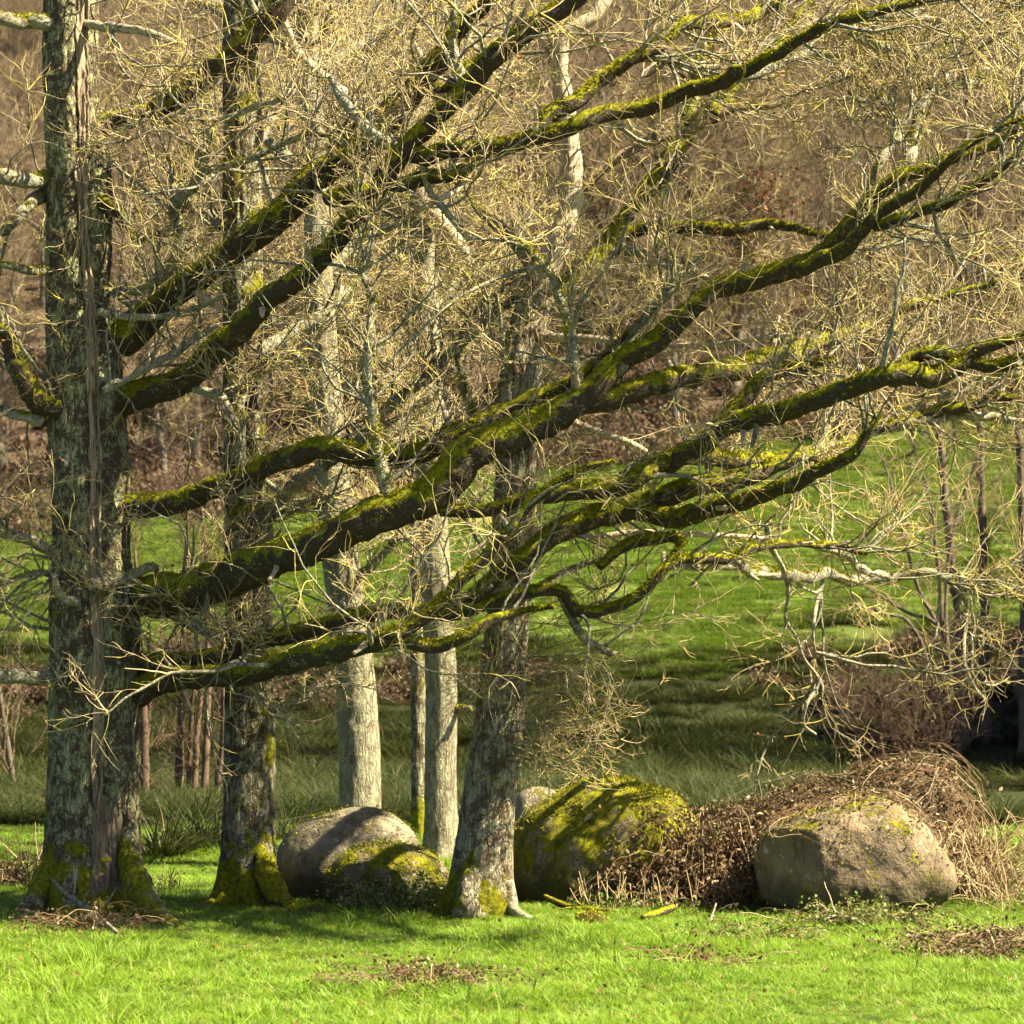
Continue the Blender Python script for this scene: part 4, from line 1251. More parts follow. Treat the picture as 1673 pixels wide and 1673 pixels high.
# ------------------------------------------------------------------ boulders
def boulder(name, outline, d, depth, mat, label, seed, power=2.3, rough=0.03, group=None, fz=0, shape=None, n=(96, 72), cat="boulder"):
    """traced silhouette given real depth; the back is as round as the front"""
    o = np.array(outline, float)
    W = at(o[:, 0], o[:, 1], d)
    cx, cz = W[:, 0].mean(), (W[:, 2].max() + W[:, 2].min()) / 2 - 0.05
    ang = np.arctan2(W[:, 2] - cz, W[:, 0] - cx)
    rad = np.hypot(W[:, 2] - cz, W[:, 0] - cx)
    k = np.argsort(ang)
    a3 = np.concatenate([ang[k] - 2 * np.pi, ang[k], ang[k] + 2 * np.pi])
    r3 = np.tile(rad[k], 3)
    na, nb = n
    A = np.linspace(0, 2 * np.pi, na, endpoint=False)
    Rr = np.interp(A, a3, r3)
    for _ in range(3):
        Rr = (np.roll(Rr, 1) + 2 * Rr + np.roll(Rr, -1)) / 4
    B = np.linspace(-np.pi / 2, np.pi / 2, nb)
    cb = np.abs(np.cos(B)) ** (2 / power)
    sb = np.sign(np.sin(B)) * np.abs(np.sin(B)) ** (2 / power)

    def surf(a, b, k=1.0):
        R_ = np.interp(a, np.append(A, 2 * np.pi), np.append(Rr, Rr[0])) * np.abs(np.cos(b)) ** (2 / power) * k
        s_ = np.sign(np.sin(b)) * np.abs(np.sin(b)) ** (2 / power) * k
        return np.stack([cx + R_ * np.cos(a), d + s_ * depth, cz + R_ * np.sin(a)], -1)
    X = cx + Rr[None] * cb[:, None] * np.cos(A)[None]
    Z = cz + Rr[None] * cb[:, None] * np.sin(A)[None]
    Y = d + np.repeat(sb[:, None], na, 1) * depth
    V = np.stack([X, Y, Z], -1)
    nn = nrm(V - np.array([cx, d, cz]))
    V = V + nn * (rough * 2.2 * fbm(V * 1.6, 3, seed) + rough * 0.8 * fbm(V * 6, 4, seed + 2))[..., None]
    if shape is not None:
        V = shape(V)
    V = V.reshape(-1, 3)
    i = np.arange(nb - 1)[:, None] * na
    j = np.arange(na)[None]
    q = (j + 1) % na
    Q = np.stack([i + j, i + q, i + na + q, i + na + j], -1).reshape(-1, 4)
    gz = float(gh(cx, d))
    org = np.array([cx, d, gz])
    if fz:
        root = thing(name, org, label, cat, group)
        obj("rock", (V, Q, None), M[mat], root, origin=org)
        rg = np.random.default_rng(seed + 1)
        fi = rg.integers(0, len(V), fz * 3)
        p = V[fi] + rg.normal(size=(fz * 3, 3)) * 0.02
        nv = nrm(p - np.array([cx, d, cz]))
        keep = (fbm(p * 3, 3, 55) + 0.9 * nv[:, 2] + rg.uniform(-.25, .25, len(p)) > 0.45)
        p, nv = p[keep][:fz], nv[keep][:fz]
        dd = nrm(nv + rg.normal(size=nv.shape) * 0.6)
        s = rg.uniform(0.012, 0.034, (len(p), 1))
        w = nrm(np.cross(dd, rg.normal(size=dd.shape))) * s * 0.35
        obj("moss", (np.stack([p - w, p + w, p + dd * s], 1).reshape(-1, 3), None, np.arange(len(p) * 3).reshape(-1, 3)), M['moss'], root, "stuff", origin=org)
    else:
        root = obj(name, (V, Q, None), M[mat], None, None, label, cat, group, org)
    return root, surf


def facet_R(V):
    # the shaded flank of the pale boulder turns away sharply at a worn edge
    x0 = at(1325, 1420, dR)[0] + 0.12 * fbm(V * 2.2, 4, 6)
    V = V.copy()
    plane = dR - 0.70 + (x0 - V[..., 0]) * 1.15 + 0.16 * fbm(V * 2.3, 5, 4)
    V[..., 1] = np.where((V[..., 1] < plane) & (V[..., 0] < x0), np.minimum(plane, dR + 0.3), V[..., 1])
    # a worn shelf along the top left
    zc = at(1300, 1362, dR)[2] + (V[..., 0] - x0) * 0.22
    V[..., 2] = np.where((V[..., 2] > zc) & (V[..., 1] < dR), zc + (V[..., 2] - zc) * 0.85, V[..., 2])
    return V


dR = float(on_ground(1400, 1500)[1]) + 0.7
dL = float(on_ground(630, 1486)[1])
dM = float(on_ground(980, 1482)[1])
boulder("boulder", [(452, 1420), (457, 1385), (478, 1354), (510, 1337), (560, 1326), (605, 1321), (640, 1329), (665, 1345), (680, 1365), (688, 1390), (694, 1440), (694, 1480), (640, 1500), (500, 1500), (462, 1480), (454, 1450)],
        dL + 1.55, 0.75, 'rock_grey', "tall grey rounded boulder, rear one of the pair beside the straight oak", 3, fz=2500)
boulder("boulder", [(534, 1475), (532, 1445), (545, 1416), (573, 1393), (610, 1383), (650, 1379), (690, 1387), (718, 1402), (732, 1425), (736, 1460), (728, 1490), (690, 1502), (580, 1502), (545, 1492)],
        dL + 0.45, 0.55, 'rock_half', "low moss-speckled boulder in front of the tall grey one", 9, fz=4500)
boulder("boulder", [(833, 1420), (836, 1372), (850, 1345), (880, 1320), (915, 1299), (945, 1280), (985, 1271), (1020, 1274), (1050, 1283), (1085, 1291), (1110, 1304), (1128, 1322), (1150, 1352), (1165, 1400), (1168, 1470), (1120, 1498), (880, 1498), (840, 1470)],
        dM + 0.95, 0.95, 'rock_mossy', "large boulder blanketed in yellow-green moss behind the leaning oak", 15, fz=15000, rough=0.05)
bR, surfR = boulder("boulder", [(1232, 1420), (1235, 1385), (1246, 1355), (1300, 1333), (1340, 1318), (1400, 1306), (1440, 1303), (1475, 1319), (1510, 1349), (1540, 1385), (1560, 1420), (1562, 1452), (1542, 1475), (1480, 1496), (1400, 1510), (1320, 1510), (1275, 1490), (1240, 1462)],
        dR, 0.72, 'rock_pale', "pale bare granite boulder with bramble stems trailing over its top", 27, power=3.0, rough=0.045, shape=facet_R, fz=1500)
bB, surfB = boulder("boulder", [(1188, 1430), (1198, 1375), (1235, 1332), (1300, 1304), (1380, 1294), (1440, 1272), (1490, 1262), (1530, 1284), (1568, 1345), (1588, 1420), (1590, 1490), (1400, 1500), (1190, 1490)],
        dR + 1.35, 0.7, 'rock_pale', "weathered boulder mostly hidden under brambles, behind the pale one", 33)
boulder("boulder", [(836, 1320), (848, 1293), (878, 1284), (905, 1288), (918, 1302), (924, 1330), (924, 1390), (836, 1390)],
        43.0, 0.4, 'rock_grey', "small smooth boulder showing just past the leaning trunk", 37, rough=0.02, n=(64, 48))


def stone(px, py, w, h, label, seed, mat='stone_moss'):
    p = on_ground(px, py)
    s = p[1] / F
    out = [(px - w * .5, py - h * .3), (px - w * .36, py - h * .8), (px, py - h), (px + w * .3, py - h * .85), (px + w * .5, py - h * .35), (px + w * .45, py + h * .3), (px - w * .45, py + h * .3)]
    return boulder("stone", out, p[1] + w * s * .3, w * s * .38, mat, label, seed, rough=0.012, n=(40, 28), fz=500, cat="stone")


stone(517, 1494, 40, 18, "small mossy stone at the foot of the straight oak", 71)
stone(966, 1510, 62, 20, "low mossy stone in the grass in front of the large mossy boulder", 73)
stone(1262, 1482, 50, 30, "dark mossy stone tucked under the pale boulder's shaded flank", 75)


# ------------------------------------------------------------------ brambles and dry stems
def bramble(label, loc, canes, leaves, mats=('cane', 'brleaf'), name="bramble_bush", leafsize=0.045, cat="bramble"):
    """canes: list of (P (N,K,3), R (N,K))"""
    root = thing(name, loc, label, cat)
    obj("canes", join([tubes(P, R, 3) for P, R in canes]), M[mats[0]], root, "stuff", origin=loc)
    if leaves is not None and len(leaves):
        obj("leaves", leaf_cloud(leaves, leafsize, RNG), M[mats[1]], root, "stuff", origin=loc)
    return root


def arcs(n, c, rx, ry, h, rng, K=12, spread=0.5):
    """arching canes rooted in an ellipse"""
    a = rng.uniform(0, 2 * np.pi, n)
    r = np.abs(rng.normal(0, 0.62, n))
    p0 = np.stack([c[0] + rx * r * np.cos(a), c[1] + ry * r * np.sin(a)], -1)
    b = rng.uniform(0, 2 * np.pi, n)
    ln = rng.uniform(0.4, 1.3, n) * spread * 2
    t = np.linspace(0, 1, K)
    x = p0[:, :1] + np.cos(b)[:, None] * ln[:, None] * t[None]
    y = p0[:, 1:] + np.sin(b)[:, None] * ln[:, None] * t[None] * 0.7
    hh = h * rng.uniform(0.3, 1.1, n) * np.exp(-0.6 * r ** 2)
    z = hh[:, None] * np.sin(np.pi * np.clip(t * rng.uniform(0.6, 1.0, n)[:, None], 0, 1))
    P = np.stack([x, y, z + gh(x, y)], -1)
    P += np.cumsum(rng.normal(0, 0.018, P.shape), 1) * 0.7
    P[..., 2] = np.maximum(P[..., 2], gh(P[..., 0], P[..., 1]) + 0.005)
    return P


def leafpts(P, n, rng, jit=0.03):
    p, _ = sample_lines(P, 0.15, 1.0, max(1, n // len(P) + 1), rng)
    p = p[rng.permutation(len(p))[:n]]
    return p + rng.normal(0, jit, p.shape)


rb = np.random.default_rng(101)


def drape(surf, n, rng, lo=1.02, hi=1.2, a0=0.1, a1=3.0, b0=-1.2, b1=0.9, wig=0.14, K=11):
    a = rng.uniform(a0, a1, n)
    b = rng.uniform(b0, b1, n)
    da = rng.normal(0, 0.06, n)
    db = rng.normal(0, 0.06, n)
    k0 = rng.uniform(lo, hi, n)
    P = np.zeros((n, K, 3))
    hump = rng.uniform(-0.02, 0.12, n)
    for i in range(K):
        k0 = k0 + rng.normal(0, 0.012, n)
        P[:, i] = surf(np.clip(a, 0.02, 3.12), np.clip(b, -1.4, 1.4), k0 + hump * np.sin(np.pi * i / (K - 1)))
        da = da * 0.9 + rng.normal(0, wig * 0.3, n)
        db = db * 0.9 + rng.normal(0, wig * 0.3, n)
        a = a + da
        b = b + db
    return P + rng.normal(0, 0.012, P.shape)


# over the hidden boulder, crowning the pale one
P1 = drape(surfB, 1700, rb, 0.95, 1.08, b0=-1.3, b1=0.3, wig=0.24)
keepB = fbm(P1[:, 5] * 2.2, 2, 90) > rb.uniform(-0.7, 0.25, len(P1))
P1 = P1[keepB]
P2 = drape(surfB, 230, rb, 1.02, 1.34, a0=0.2, a1=1.6, b0=-1.2, b1=0.6, wig=0.26)
P3 = drape(surfR, 250, rb, 1.0, 1.08, a0=0.25, a1=2.6, b0=-0.35, b1=1.2)
cB = np.array([at(1400, 1470, dR + 1.35)[0], dR + 1.2, 0.0])
rr = lambda P, r: (r * np.exp(rb.normal(0, 0.42, len(P))))[:, None] * np.linspace(1, 0.5, P.shape[1])[None]
bramble("dense tangle of reddish brown bramble stems heaped over the hidden boulder", cB,
        [(P1, rr(P1, 0.0032)), (P2, rr(P2, 0.0034)), (P3, rr(P3, 0.0030))], np.vstack([leafpts(P1, 11000, rb, 0.05), leafpts(P2, 1200, rb), leafpts(P3, 900, rb)]), leafsize=0.055)
# thicket between the mossy boulder and the pale one
cT = on_ground(1150, 1484)
cT[1] += 0.25
PT = arcs(460, cT + np.array([0.05, 0.2, 0]), 0.66, 0.5, 1.05, rb)
bramble("shady leafy bramble thicket filling the gap between mossy and pale boulders", cT, [(PT, rr(PT, 0.005))], leafpts(PT, 7500, rb, 0.06), leafsize=0.055)
# dry canes on the right flank
cQ = on_ground(1610, 1486)
PQ = arcs(420, cQ + np.array([0.0, 0.5, 0]), 0.60, 0.7, 0.95, rb, spread=0.65)
bramble("bleached dry bramble stems piled at the sunny flank of the pale boulder", cQ, [(PQ, rr(PQ, 0.0048))], leafpts(PQ, 900, rb, 0.04), mats=('drycane', 'brleaf'))
# low brambles in the grass
for (px, py, rx, ry, h, n, nl, lb) in [
        (690, 1612, 0.42, 0.36, 0.20, 80, 800, "low reddish bramble patch in the near grass below the leaning oak"),
        (1150, 1578, 0.30, 0.40, 0.16, 36, 320, "small sparse bramble sprig in the grass below the bramble thicket"),
        (1590, 1562, 0.80, 0.75, 0.26, 150, 1700, "wide bramble patch creeping through the grass by the lower corner"),
        (1240, 1535, 0.60, 0.35, 0.12, 60, 500, "thin leafy trailing stems in the grass before the pale boulder"),
        (1420, 1512, 0.95, 0.25, 0.22, 130, 1500, "leafy fringe of brambles along the foot of the pale boulder"),
        (20, 1446, 0.36, 0.35, 0.30, 110, 1100, "reddish heap of brambles just left of the split oak"),
        (140, 1520, 0.55, 0.30, 0.24, 90, 450, "wiry bramble stems tangled on the split oak's roots"),
        (655, 1492, 0.40, 0.14, 0.36, 60, 1300, "green ivy and stems clinging before the low speckled boulder")]:
    p = on_ground(px, py)
    PP = arcs(n, p, rx, ry, h, rb, spread=0.35)
    g = ('cane', 'greenleaf') if ('green ivy' in lb or 'fringe' in lb or 'trailing' in lb) else ('cane', 'brleaf')
    bramble(lb, p, [(PP, rr(PP, 0.0042))], leafpts(PP, nl, rb, 0.035), g)


def stalks(label, px, py, rx, ry, n, h, mat='drycane'):
    p = on_ground(px, py)
    x = p[0] + rb.uniform(-rx, rx, n)
    y = p[1] + rb.uniform(-ry, ry, n)
    d = np.stack([rb.normal(0, 0.28, n), rb.normal(0, 0.2, n), np.ones(n)], -1)
    P = walk(np.stack([x, y, gh(x, y) - 0.01], -1), d, h * rb.uniform(0.4, 1.1, n), 6, 0.06, 0.0, rb)
    root = thing("dry_stalks", p, label, "dry stalks")
    obj("stems", tubes(P, taper(n, 6, 0.007, 0.7, rb), 5), M[mat], root, "stuff", origin=p)
    lv = np.stack([x, y, gh(x, y)], -1).repeat(7, 0) + rb.normal(0, 0.06, (n * 7, 3)) + np.array([0, 0, 0.07])
    obj("leaves", leaf_cloud(lv, 0.05, rb), M['greenleaf'], root, "stuff", origin=p)


stalks("cluster of cut dry stalks standing before the large mossy boulder", 1045, 1488, 0.62, 0.15, 46, 0.42)
stalks("few thin dry stems standing against the low speckled boulder", 655, 1490, 0.40, 0.08, 16, 0.36)
stalks("thin dry stems poking up beside the split oak's right root", 268, 1455, 0.16, 0.2, 12, 0.35, 'cane')
stalks("thin leafless weeds standing at the field edge left of the split oak", 40, 1420, 0.30, 0.5, 14, 0.6, 'cane')


def stick(name, label, pts, r, mat, lift=0.02, cat="branch", twigs=3):
    """a fallen piece of wood lying on the ground, traced by its contact pixels and a lift in metres"""
    W = np.array([np.append(on_ground(x, y) + np.array([0, 0, lz + lift]), rad) for (x, y, lz), rad in zip(pts, r)])
    S = smooth(W, 0.025)
    root = thing(name, W[0, :3] * np.array([1, 1, 0]) + np.array([0, 0, float(gh(W[0, 0], W[0, 1]))]), label, cat)
    org = np.array(root.location)
    obj("stem", tube(S[:, :3], S[:, 3], 12, limb_disp(0.004, 77, 0.2)), M[mat], root, origin=org)
    for k in range(twigs):
        j = len(S) * (k + 2) // (twigs + 3)
        d = np.array([[rb.normal(), rb.normal() * .5, abs(rb.normal()) * 0.7 + 0.2]])
        P = walk(S[j:j + 1, :3], d, np.array([0.22 + 0.2 * rb.random()]), 7, 0.2, -0.05, rb)
        obj("side_twig", tubes(P, taper(1, 7, S[j, 3] * 0.4, 0.4, rb), 6), M[mat], root, origin=org)


stick("fallen_branch", "broken mossy branch lying by the leaning oak's foot", [(890, 1484, 0.10), (925, 1488, 0.03), (960, 1490, 0.01), (1010, 1492, 0.0)], [0.03, 0.034, 0.03, 0.02], 'limb')
stick("log", "short dark log end in the grass before the dry stalks", [(1050, 1504, 0.01), (1075, 1500, 0.03), (1100, 1496, 0.07)], [0.03, 0.04, 0.036], 'limb', twigs=0)
stick("fallen_branch", "curved bare branch lying under the edge of the pale boulder", [(1322, 1508, 0.03), (1350, 1510, 0.05), (1385, 1512, 0.05), (1412, 1516, 0.01)], [0.014, 0.024, 0.026, 0.012], 'bare')
stick("fallen_branch", "dead branch propped across the split oak's roots", [(72, 1490, 0.42), (110, 1500, 0.22), (150, 1512, 0.12), (190, 1530, 0.02)], [0.014, 0.022, 0.026, 0.02], 'branch', twigs=5)
stick("fallen_branch", "thin dark stick poking up from grass in front of the thicket", [(1160, 1512, 0.0), (1164, 1506, 0.05), (1170, 1500, 0.13)], [0.014, 0.012, 0.008], 'branch', twigs=1)


# ------------------------------------------------------------------ background saplings and alders
def slim_tree(name, label, stems, d, twmat, stmat, seed, ntw, LA, group=None, up=0.12, rA=0.012, cat="tree"):
    """stems: traced polylines with pixel widths, base first"""
    b0 = at(stems[0][0][0], stems[0][0][1], d)
    b = np.array([b0[0], d, float(gh(b0[0], d))])
    root = thing(name, b, label, cat, group)
    rg = np.random.default_rng(seed)
    pos, tan = [], []
    for st in stems:
        r = np.array(st, float)
        P = at(r[:, 0], r[:, 1], d + rg.uniform(-.4, .4) + np.linspace(0, rg.normal(0, .5), len(r)))
        P[0, 2] = min(P[0, 2], float(gh(P[0, 0], P[0, 1])) - 0.05)
        S = smooth(np.hstack([P, (r[:, 2] / 2 * d / F * 0.8)[:, None]]), 0.15)
        S[:, :3] += 0.05 * np.stack([fbm(S[:, :3] * 0.9, 3, seed), fbm(S[:, :3] * 0.9, 3, seed + 1), 0 * S[:, 0]], -1)
        obj("stem" if len(stems) > 1 else "trunk", tube(S[:, :3], S[:, 3], 10, limb_disp(0, seed, 0.35)), M[stmat], root, origin=b)
        pos.append(S[:, :3])
        tan.append(nrm(np.gradient(S[:, :3], axis=0)))
    pos, tan = np.vstack(pos), np.vstack(tan)
    hi = pos[:, 2] > b[2] + 0.25
    p, dr, _ = sprout(pos[hi], tan[hi], rg, ntw, (30, 65), 0.0, 1.0)
    A = walk(p, dr, rg.uniform(*LA, ntw), 8, 0.08, up, rg, 0.04)
    bp, bt = sample_lines(A, 0.2, 1, 10, rg)
    p, dr, _ = sprout(bp, bt, rg, ntw * 9, (25, 60), 0.0, 1.0)
    B = walk(p, dr, rg.uniform(0.3, 0.9, ntw * 9), 5, 0.14, up * 0.6, rg, 0.05)
    obj("crown", join([tubes(A, taper(len(A), 8, rA, 0.35, rg), 4), tubes(B, taper(len(B), 5, rA * 0.55, 0.5, rg), 3)]), M[twmat], root, "stuff", origin=b)
    return root


slim_tree("alder_tree", "bare grey alder standing tallest among those by the brook", [[(1578, 1262, 26), (1573, 1150, 22), (1566, 1000, 20), (1549, 870, 18), (1540, 760, 16), (1528, 640, 13), (1520, 480, 8), (1512, 300, 4)]], 70, 'aldertwig', 'alder', 201, 70, (1.0, 2.6))
slim_tree("alder_tree", "slender straight alder right of the tallest one", [[(1613, 1262, 22), (1610, 1100, 20), (1607, 930, 18), (1603, 780, 15), (1598, 640, 12), (1590, 500, 7), (1588, 380, 3)]], 71, 'aldertwig', 'alder', 203, 70, (0.9, 2.2))
slim_tree("alder_tree", "dark alder cut by the picture's right edge", [[(1672, 1262, 20), (1672, 1000, 18), (1668, 800, 15), (1664, 650, 15), (1662, 480, 9), (1668, 300, 4)]], 69, 'aldertwig', 'alder', 207, 70, (0.9, 2.4))
slim_tree("alder_tree", "young alder of several thin stems leaning left over the meadow",
          [[(1560, 1262, 12), (1545, 1060, 10), (1500, 960, 8), (1470, 840, 6), (1440, 740, 4)], [(1570, 1262, 10), (1540, 1040, 9), (1480, 1000, 7), (1400, 950, 4)],
           [(1556, 1262, 10), (1530, 900, 8), (1510, 780, 6), (1480, 700, 4)], [(1562, 1262, 9), (1500, 1040, 8), (1440, 1000, 6), (1380, 985, 3)],
           [(1566, 1262, 9), (1545, 1000, 8), (1560, 860, 6), (1600, 740, 4)]], 68, 'aldertwig', 'alder', 211, 60, (0.8, 1.8), up=0.05)
slim_tree("sapling_clump", "reddish clump of young stems growing between the two near oaks",
          [[(292, 1345, 22), (294, 1240, 17), (300, 1100, 13), (305, 960, 9), (308, 800, 5)], [(318, 1345, 14), (322, 1230, 12), (330, 1100, 9), (338, 980, 6)],
           [(335, 1345, 16), (338, 1230, 14), (340, 1120, 12), (336, 960, 8), (330, 800, 5)], [(352, 1345, 14), (362, 1220, 11), (368, 1100, 8), (380, 980, 5)],
           [(308, 1345, 10), (312, 1200, 9), (318, 1080, 6)]], 53, 'redstem', 'redstem', 215, 60, (0.5, 1.4), cat="saplings")
slim_tree("sapling", "single dark sapling just right of the split oak's trunk", [[(236, 1330, 24), (235, 1250, 20), (234, 1160, 17), (228, 1050, 12), (222, 900, 6)]], 52, 'redstem', 'redstem', 219, 26, (0.5, 1.3), cat="sapling")
slim_tree("sapling", "pale bare sapling leaning at the picture's left edge", [[(30, 1330, 14), (10, 1200, 12), (-20, 1000, 9), (-40, 800, 5)]], 58, 'aldertwig', 'alder', 223, 40, (0.8, 2.2), cat="sapling")
slim_tree("bush", "brown leafless willow bush in the shade below the alders", [[(1420, 1275, 8), (1410, 1210, 6), (1390, 1150, 4)], [(1480, 1275, 8), (1490, 1210, 6), (1500, 1150, 4)], [(1540, 1275, 8), (1550, 1200, 6), (1570, 1140, 4)], [(1450, 1275, 8), (1440, 1200, 6), (1450, 1140, 4)]], 67, 'redstem', 'redstem', 227, 150, (0.5, 1.2), cat="bush", up=0.06)


# ------------------------------------------------------------------ the wood on the hill, shade trees beyond the frame, marsh and grass
def bare_tree(seed, H=13.0):
    rg = np.random.default_rng(seed)
    tp = walk(np.array([[0, 0, -0.3]]), np.array([[0, 0, 1.0]]), np.array([H * 0.85]), 12, 0.06, 0.12, rg)[0]
    tr = 0.21 * np.linspace(1, 0.12, 12)
    Vt = tube(tp, tr, 8)
    i = rg.integers(3, 12, 34)
    tan = nrm(np.gradient(tp, axis=0))
    p, d, _ = sprout(tp[2:], tan[2:], rg, 34, (30, 70), 0.1)
    A = walk(p, d, rg.uniform(1.6, 4.2, 34), 8, 0.14, 0.10, rg, 0.06)
    bp, bt = sample_lines(A, 0.2, 1, 12, rg)
    p, d, _ = sprout(bp, bt, rg, 330, (25, 65), 0.1)
    B = walk(p, d, rg.uniform(0.7, 1.9, 330), 5, 0.2, 0.08, rg, 0.1)
    cp, ct = sample_lines(B, 0.2, 1, 9, rg)
    p, d, _ = sprout(cp, ct, rg, 2100, (20, 60), 0.1)
    C = walk(p, d, rg.uniform(0.35, 1.0, 2100), 3, 0.25, 0.06, rg, 0.1)
    a = join([Vt, tubes(A, taper(34, 8, 0.05, 0.3, rg), 5)])
    b = join([tubes(B, taper(330, 5, 0.018, 0.5, rg), 3), tubes(C, taper(2100, 3, 0.011, 0.6, rg), 3)])
    V, Q, T = join([a, b])
    me = mesh_from("bare_tree", V, Q, T)
    na, nb = len(a[1]), len(b[1])
    mi = np.zeros(len(me.polygons), np.int32)
    mi[na:na + nb] = 1
    me.polygons.foreach_set("material_index", mi)
    return me, [M['fartrunk'], M['fartwig']]


rw = np.random.default_rng(303)


def edge(x):
    return 121 + 0.45 * x


n = 520
wx, wy = scatter_pts(n * 2, 108, 330, rw, 1.35, 6)
k = wy > edge(wx) + 1 + 4 * vnoise(np.stack([wx * 0.2, wx * 0, wx * 0], -1), 4)
wx, wy = wx[k][:n], wy[k][:n]
wp = np.stack([wx, wy, gh(wx, wy)], -1)
sc = rw.uniform(0.75, 1.25, len(wx))
scatter("woodland", wp, np.stack([rw.normal(0, .04, len(wx)), rw.normal(0, .04, len(wx)), rw.uniform(0, 6.28, len(wx))], -1), np.stack([sc] * 3, -1),
        rw.integers(0, 5, len(wx)), [bare_tree(400 + i) for i in range(5)], label="bare brown winter woodland covering the far hillside", cat="woodland")


def shrub_proto(seed):
    rg = np.random.default_rng(seed)
    p0 = rg.normal(0, 0.25, (60, 3)) * np.array([1, 1, 0])
    A = walk(p0, np.stack([rg.normal(0, .7, 60), rg.normal(0, .7, 60), np.ones(60)], -1), rg.uniform(0.5, 1.5, 60), 6, 0.2, -0.03, rg, 0.1)
    lp, _ = sample_lines(A, 0.3, 1, 9, rg)
    V, Q, T = join([tubes(A, taper(60, 6, 0.01, 0.5, rg), 3), leaf_cloud(lp, 0.16, rg)])
    return mesh_from("bracken", V, Q, T), [M['bracken']]


nb_ = 1500
bx_, by_ = scatter_pts(nb_ * 2, 100, 200, rw, 1.3, 4)
off = by_ - edge(bx_)
k = (off > -4 + 3 * vnoise(np.stack([bx_ * 0.3, by_ * 0.3, by_ * 0], -1), 8)) & (rw.random(len(bx_)) < np.exp(-np.clip(off, 0, 99) / 25))
bx_, by_ = bx_[k][:nb_], by_[k][:nb_]
sc = rw.uniform(0.6, 1.4, len(bx_))
scatter("bracken", np.stack([bx_, by_, gh(bx_, by_) - .05], -1), np.stack([0 * bx_, 0 * bx_, rw.uniform(0, 6.28, len(bx_))], -1), np.stack([sc] * 3, -1),
        rw.integers(0, 3, len(bx_)), [shrub_proto(420 + i) for i in range(3)], label="red-brown dead bracken along the edge of the wood", cat="bracken")

n = 900
ux, uy = scatter_pts(n, 60, 92, rw, 1.25, 2)
ku = (vnoise(np.stack([ux * .22, uy * .22, ux * 0], -1), 23) + np.exp(-((uy - 81 - 0.1 * ux) / 5) ** 2) > rw.uniform(0.75, 1.5, n)) & (np.abs(uy - 63.5) > 2)
ux, uy = ux[ku], uy[ku]
sc = rw.uniform(0.35, 0.85, len(ux))
scatter("brown_scrub", np.stack([ux, uy, gh(ux, uy) - .03], -1), np.stack([0 * ux, 0 * ux, rw.uniform(0, 6.28, len(ux))], -1), np.stack([sc] * 3, -1),
        rw.integers(0, 3, len(ux)), [shrub_proto(430 + i) for i in range(3)], label="reddish brown dead scrub among the rushes below the meadow", cat="scrub")

# tall holly trees beyond the right edge: they shade the marsh
def holly(x, y, H, label, seed):
    rg = np.random.default_rng(seed)
    g = float(gh(x, y))
    root = thing("holly_tree", (x, y, g), label, "tree", "evergreen trees shading the marsh")
    tp = np.stack([np.zeros(8), np.zeros(8), np.linspace(-.3, H * .9, 8)], -1)
    obj("trunk", tube(tp, np.linspace(.28, .05, 8), 10), M['alder'], root)
    n = 9000
    h = rg.uniform(0.08, 1, n)
    rr_ = H * 0.26 * np.sqrt(np.clip(1 - ((h - .35) / .66) ** 2, 0.02, 1)) * np.sqrt(rg.uniform(0.25, 1, n))
    a = rg.uniform(0, 6.283, n)
    P = np.stack([rr_ * np.cos(a), rr_ * np.sin(a), h * H], -1)
    P += 0.9 * np.stack([fbm(P * .6, 2, 1), fbm(P * .6, 2, 2), fbm(P * .6, 2, 3)], -1)
    obj("crown", leaf_cloud(P, 0.42, rg), M['evergreen'], root, "stuff")


holly(17.5, 64.5, 8.5, "dark evergreen tree beyond the alders, nearest the field", 501)
holly(17.0, 69.5, 11, "dark evergreen tree beyond the alders, second from the field", 503)
holly(18.4, 74.5, 11.5, "dark evergreen tree beyond the alders, farthest up the slope", 507)
holly(22.0, 67, 15, "tallest dark evergreen tree beyond the alders, behind the others", 511)

# sedge in the marsh
rg = np.random.default_rng(601)
sp_ = [(mesh_from("sedge", *blades(120, 0.26, 0.55, 0.010, 0.9, rg, droop=1.1)[:2]), [M['sedge']]) for _ in range(4)]
n = 10000
sx, sy = scatter_pts(n, 46, 97, rg, 1.3, 2)
keep = (np.abs(sy - 63.5 - 1.3 * np.sin(sx * .21)) > 0.8) & (fbm(np.stack([sx * .35, sy * .35, sx * 0], -1), 3, 12) > rg.uniform(-1.0, 0.05, n)) & ~((sx > 8) & (sy < 62)) & (sy < 87 + 0.1 * sx + 6 * vnoise(np.stack([sx * .3, sy * .3, sx * 0], -1), 17))
sx, sy = sx[keep], sy[keep]
sc = rg.uniform(0.35, 1.45, len(sx)) * np.where(sy > 74, 0.7, 1)
scatter("sedge", np.stack([sx, sy, gh(sx, sy)], -1), np.stack([0 * sx, 0 * sx, rg.uniform(0, 6.28, len(sx))], -1), np.stack([sc, sc, sc * rg.uniform(.6, 1, len(sx))], -1),
        rg.integers(0, 4, len(sx)), sp_, label="dark green sedge covering the marsh in the valley bottom", cat="sedge")
tm = [mesh_from("sedge_tussock", *blades(260, 0.26, 0.85, 0.010, 0.85, rg, droop=1.0)[:2]) for _ in range(3)]
for m_ in tm:
    m_.materials.append(M['sedge'])
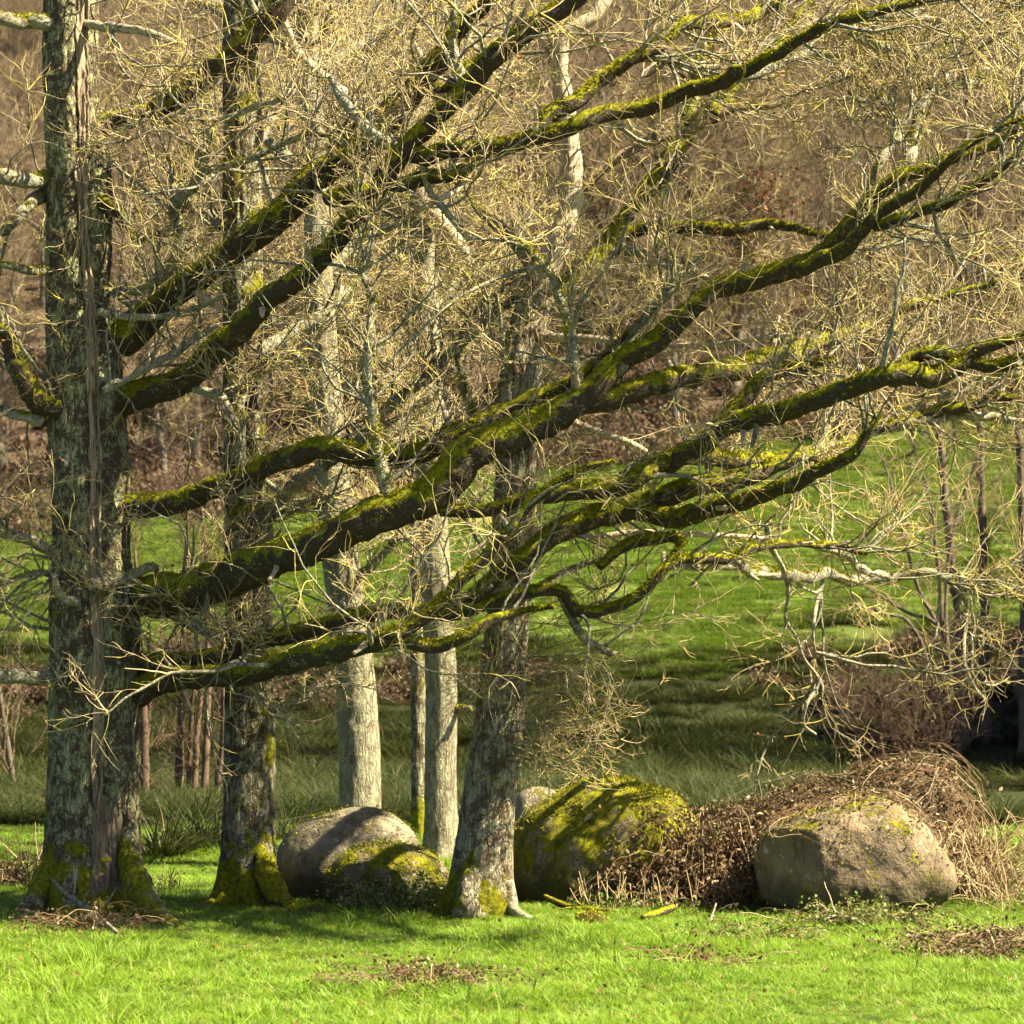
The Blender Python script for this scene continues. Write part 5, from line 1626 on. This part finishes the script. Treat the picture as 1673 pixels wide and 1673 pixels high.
for (px, py, lb) in [(125, 1330, "shaggy sedge tussock left of the split oak's trunk"), (265, 1400, "pale-tipped tussock at the foot of the reddish saplings"), (330, 1385, "tussock just left of the straight oak's lower trunk"),
                     (470, 1375, "tussock beside the straight oak, above the tall grey boulder"), (500, 1290, "tussock between the straight oak and grey barked oak"), (640, 1300, "tussock right of the grey barked oak's trunk"),
                     (1150, 1310, "rounded pale tussock above the large mossy boulder"), (1060, 1255, "tussock in the shade above the mossy boulder"), (960, 1240, "tussock in the shade right of the leaning oak"),
                     (1390, 1250, "tussock in front of the brown willow bush"), (1230, 1245, "tussock mid marsh beneath the hanging twig")]:
    p = on_ground(px, py)
    o = bpy.data.objects.new("sedge_tussock", tm[int(rg.integers(0, 3))])
    COL.objects.link(o)
    o.location = (p[0], p[1], float(gh(p[0], p[1])))
    o.rotation_euler = (0, 0, rg.uniform(0, 6.28))
    s = rg.uniform(0.8, 1.25)
    o.scale = (s, s, s * 0.85)
    tag(o, lb, "sedge tussock", "sedge tussocks in the marsh")

nl = 2600
lx, ly = scatter_pts(nl, 21, 44, rg, 1.05, 0.5)
kl = fbm(np.stack([lx * 0.9, ly * 0.9, lx * 0], -1), 3, 51) > rg.uniform(-0.6, 0.5, nl)
lx, ly = lx[kl], ly[kl]
obj("fallen_leaves", leaf_cloud(np.stack([lx, ly, gh(lx, ly) + rg.uniform(0.02, 0.07, len(lx))], -1), 0.045, rg), M['deadleaf'], kind="stuff", label="brown oak leaves lying about in the near grass", cat="leaves")
nt = 3200
tx, ty = scatter_pts(nt, 78, 124, rg, 1.25, 2)
kt = (ty < edge(tx)) & (fbm(np.stack([tx * .16, ty * .16, tx * 0], -1), 3, 61) > rg.uniform(-0.25, 0.55, nt))
tx, ty = tx[kt], ty[kt]
st = rg.uniform(0.3, 0.75, len(tx))
scatter("pasture_tufts", np.stack([tx, ty, gh(tx, ty)], -1), np.stack([0 * tx, 0 * tx, rg.uniform(0, 6.28, len(tx))], -1), np.stack([st, st, st * .8], -1),
        rg.integers(0, 3, len(tx)), [(mesh_from("tuft", *blades(90, 0.35, 0.5, 0.014, 0.9, rg, droop=1.0)[:2]), [M['tuft']]) for _ in range(3)], label="dull straw and olive tufts dotting the sloping pasture", cat="grass")

# field grass
gp = [(mesh_from("grass", *blades(34, 0.085, hh, 0.0042, ln, rg, droop=0.6)[:2]), [M['grass']]) for hh, ln in ((0.05, 0.8), (0.065, 0.9), (0.05, 1.0), (0.07, 0.7), (0.06, 1.1), (0.12, 0.8))]
n = 60000
x_, y_ = scatter_pts(n, 19.5, 50, rg, 1.12, 0.8)
den = np.clip(1.3 - (y_ - 24) / 45, 0.55, 1)
kk = rg.random(n) < den
x_, y_ = x_[kk], y_[kk]
pn_ = fbm(np.stack([x_ * .8, y_ * .8, x_ * 0], -1), 3, 31)
sc = np.clip(0.95 + 0.55 * pn_, 0.5, 1.7) * rg.uniform(0.75, 1.3, len(x_))
tall = rg.random(len(x_)) < np.clip(pn_ * 0.4 - 0.05, 0, 0.25)
idx = np.where(tall, 5, rg.integers(0, 5, len(x_)))
scatter("grass", np.stack([x_, y_, gh(x_, y_)], -1), np.stack([rg.normal(0, .12, len(x_)), rg.normal(0, .12, len(x_)), rg.uniform(0, 6.28, len(x_))], -1), np.stack([sc] * 3, -1),
        idx, gp, label="short bright green meadow grass over the near field", cat="grass")
mp_ = [(mesh_from("hill_grass", *blades(170, 0.75, 0.13, 0.012, 0.9, rg)[:2]), [M['farmeadow']]) for _ in range(4)]
n = 15000
x_, y_ = scatter_pts(n, 72, 140, rg, 1.25, 3)
kk = (y_ < edge(x_) + 3) & (y_ > 84 + 0.15 * x_ + 5 * vnoise(np.stack([x_ * .2, y_ * .2, x_ * 0], -1), 3))
x_, y_ = x_[kk], y_[kk]
sc = rg.uniform(0.6, 1.2, len(x_))
scatter("hill_grass", np.stack([x_, y_, gh(x_, y_)], -1), np.stack([0 * x_, 0 * x_, rg.uniform(0, 6.28, len(x_))], -1), np.stack([sc] * 3, -1),
        rg.integers(0, 4, len(x_)), mp_, label="bright green pasture grass on the slope behind the trees", cat="grass")
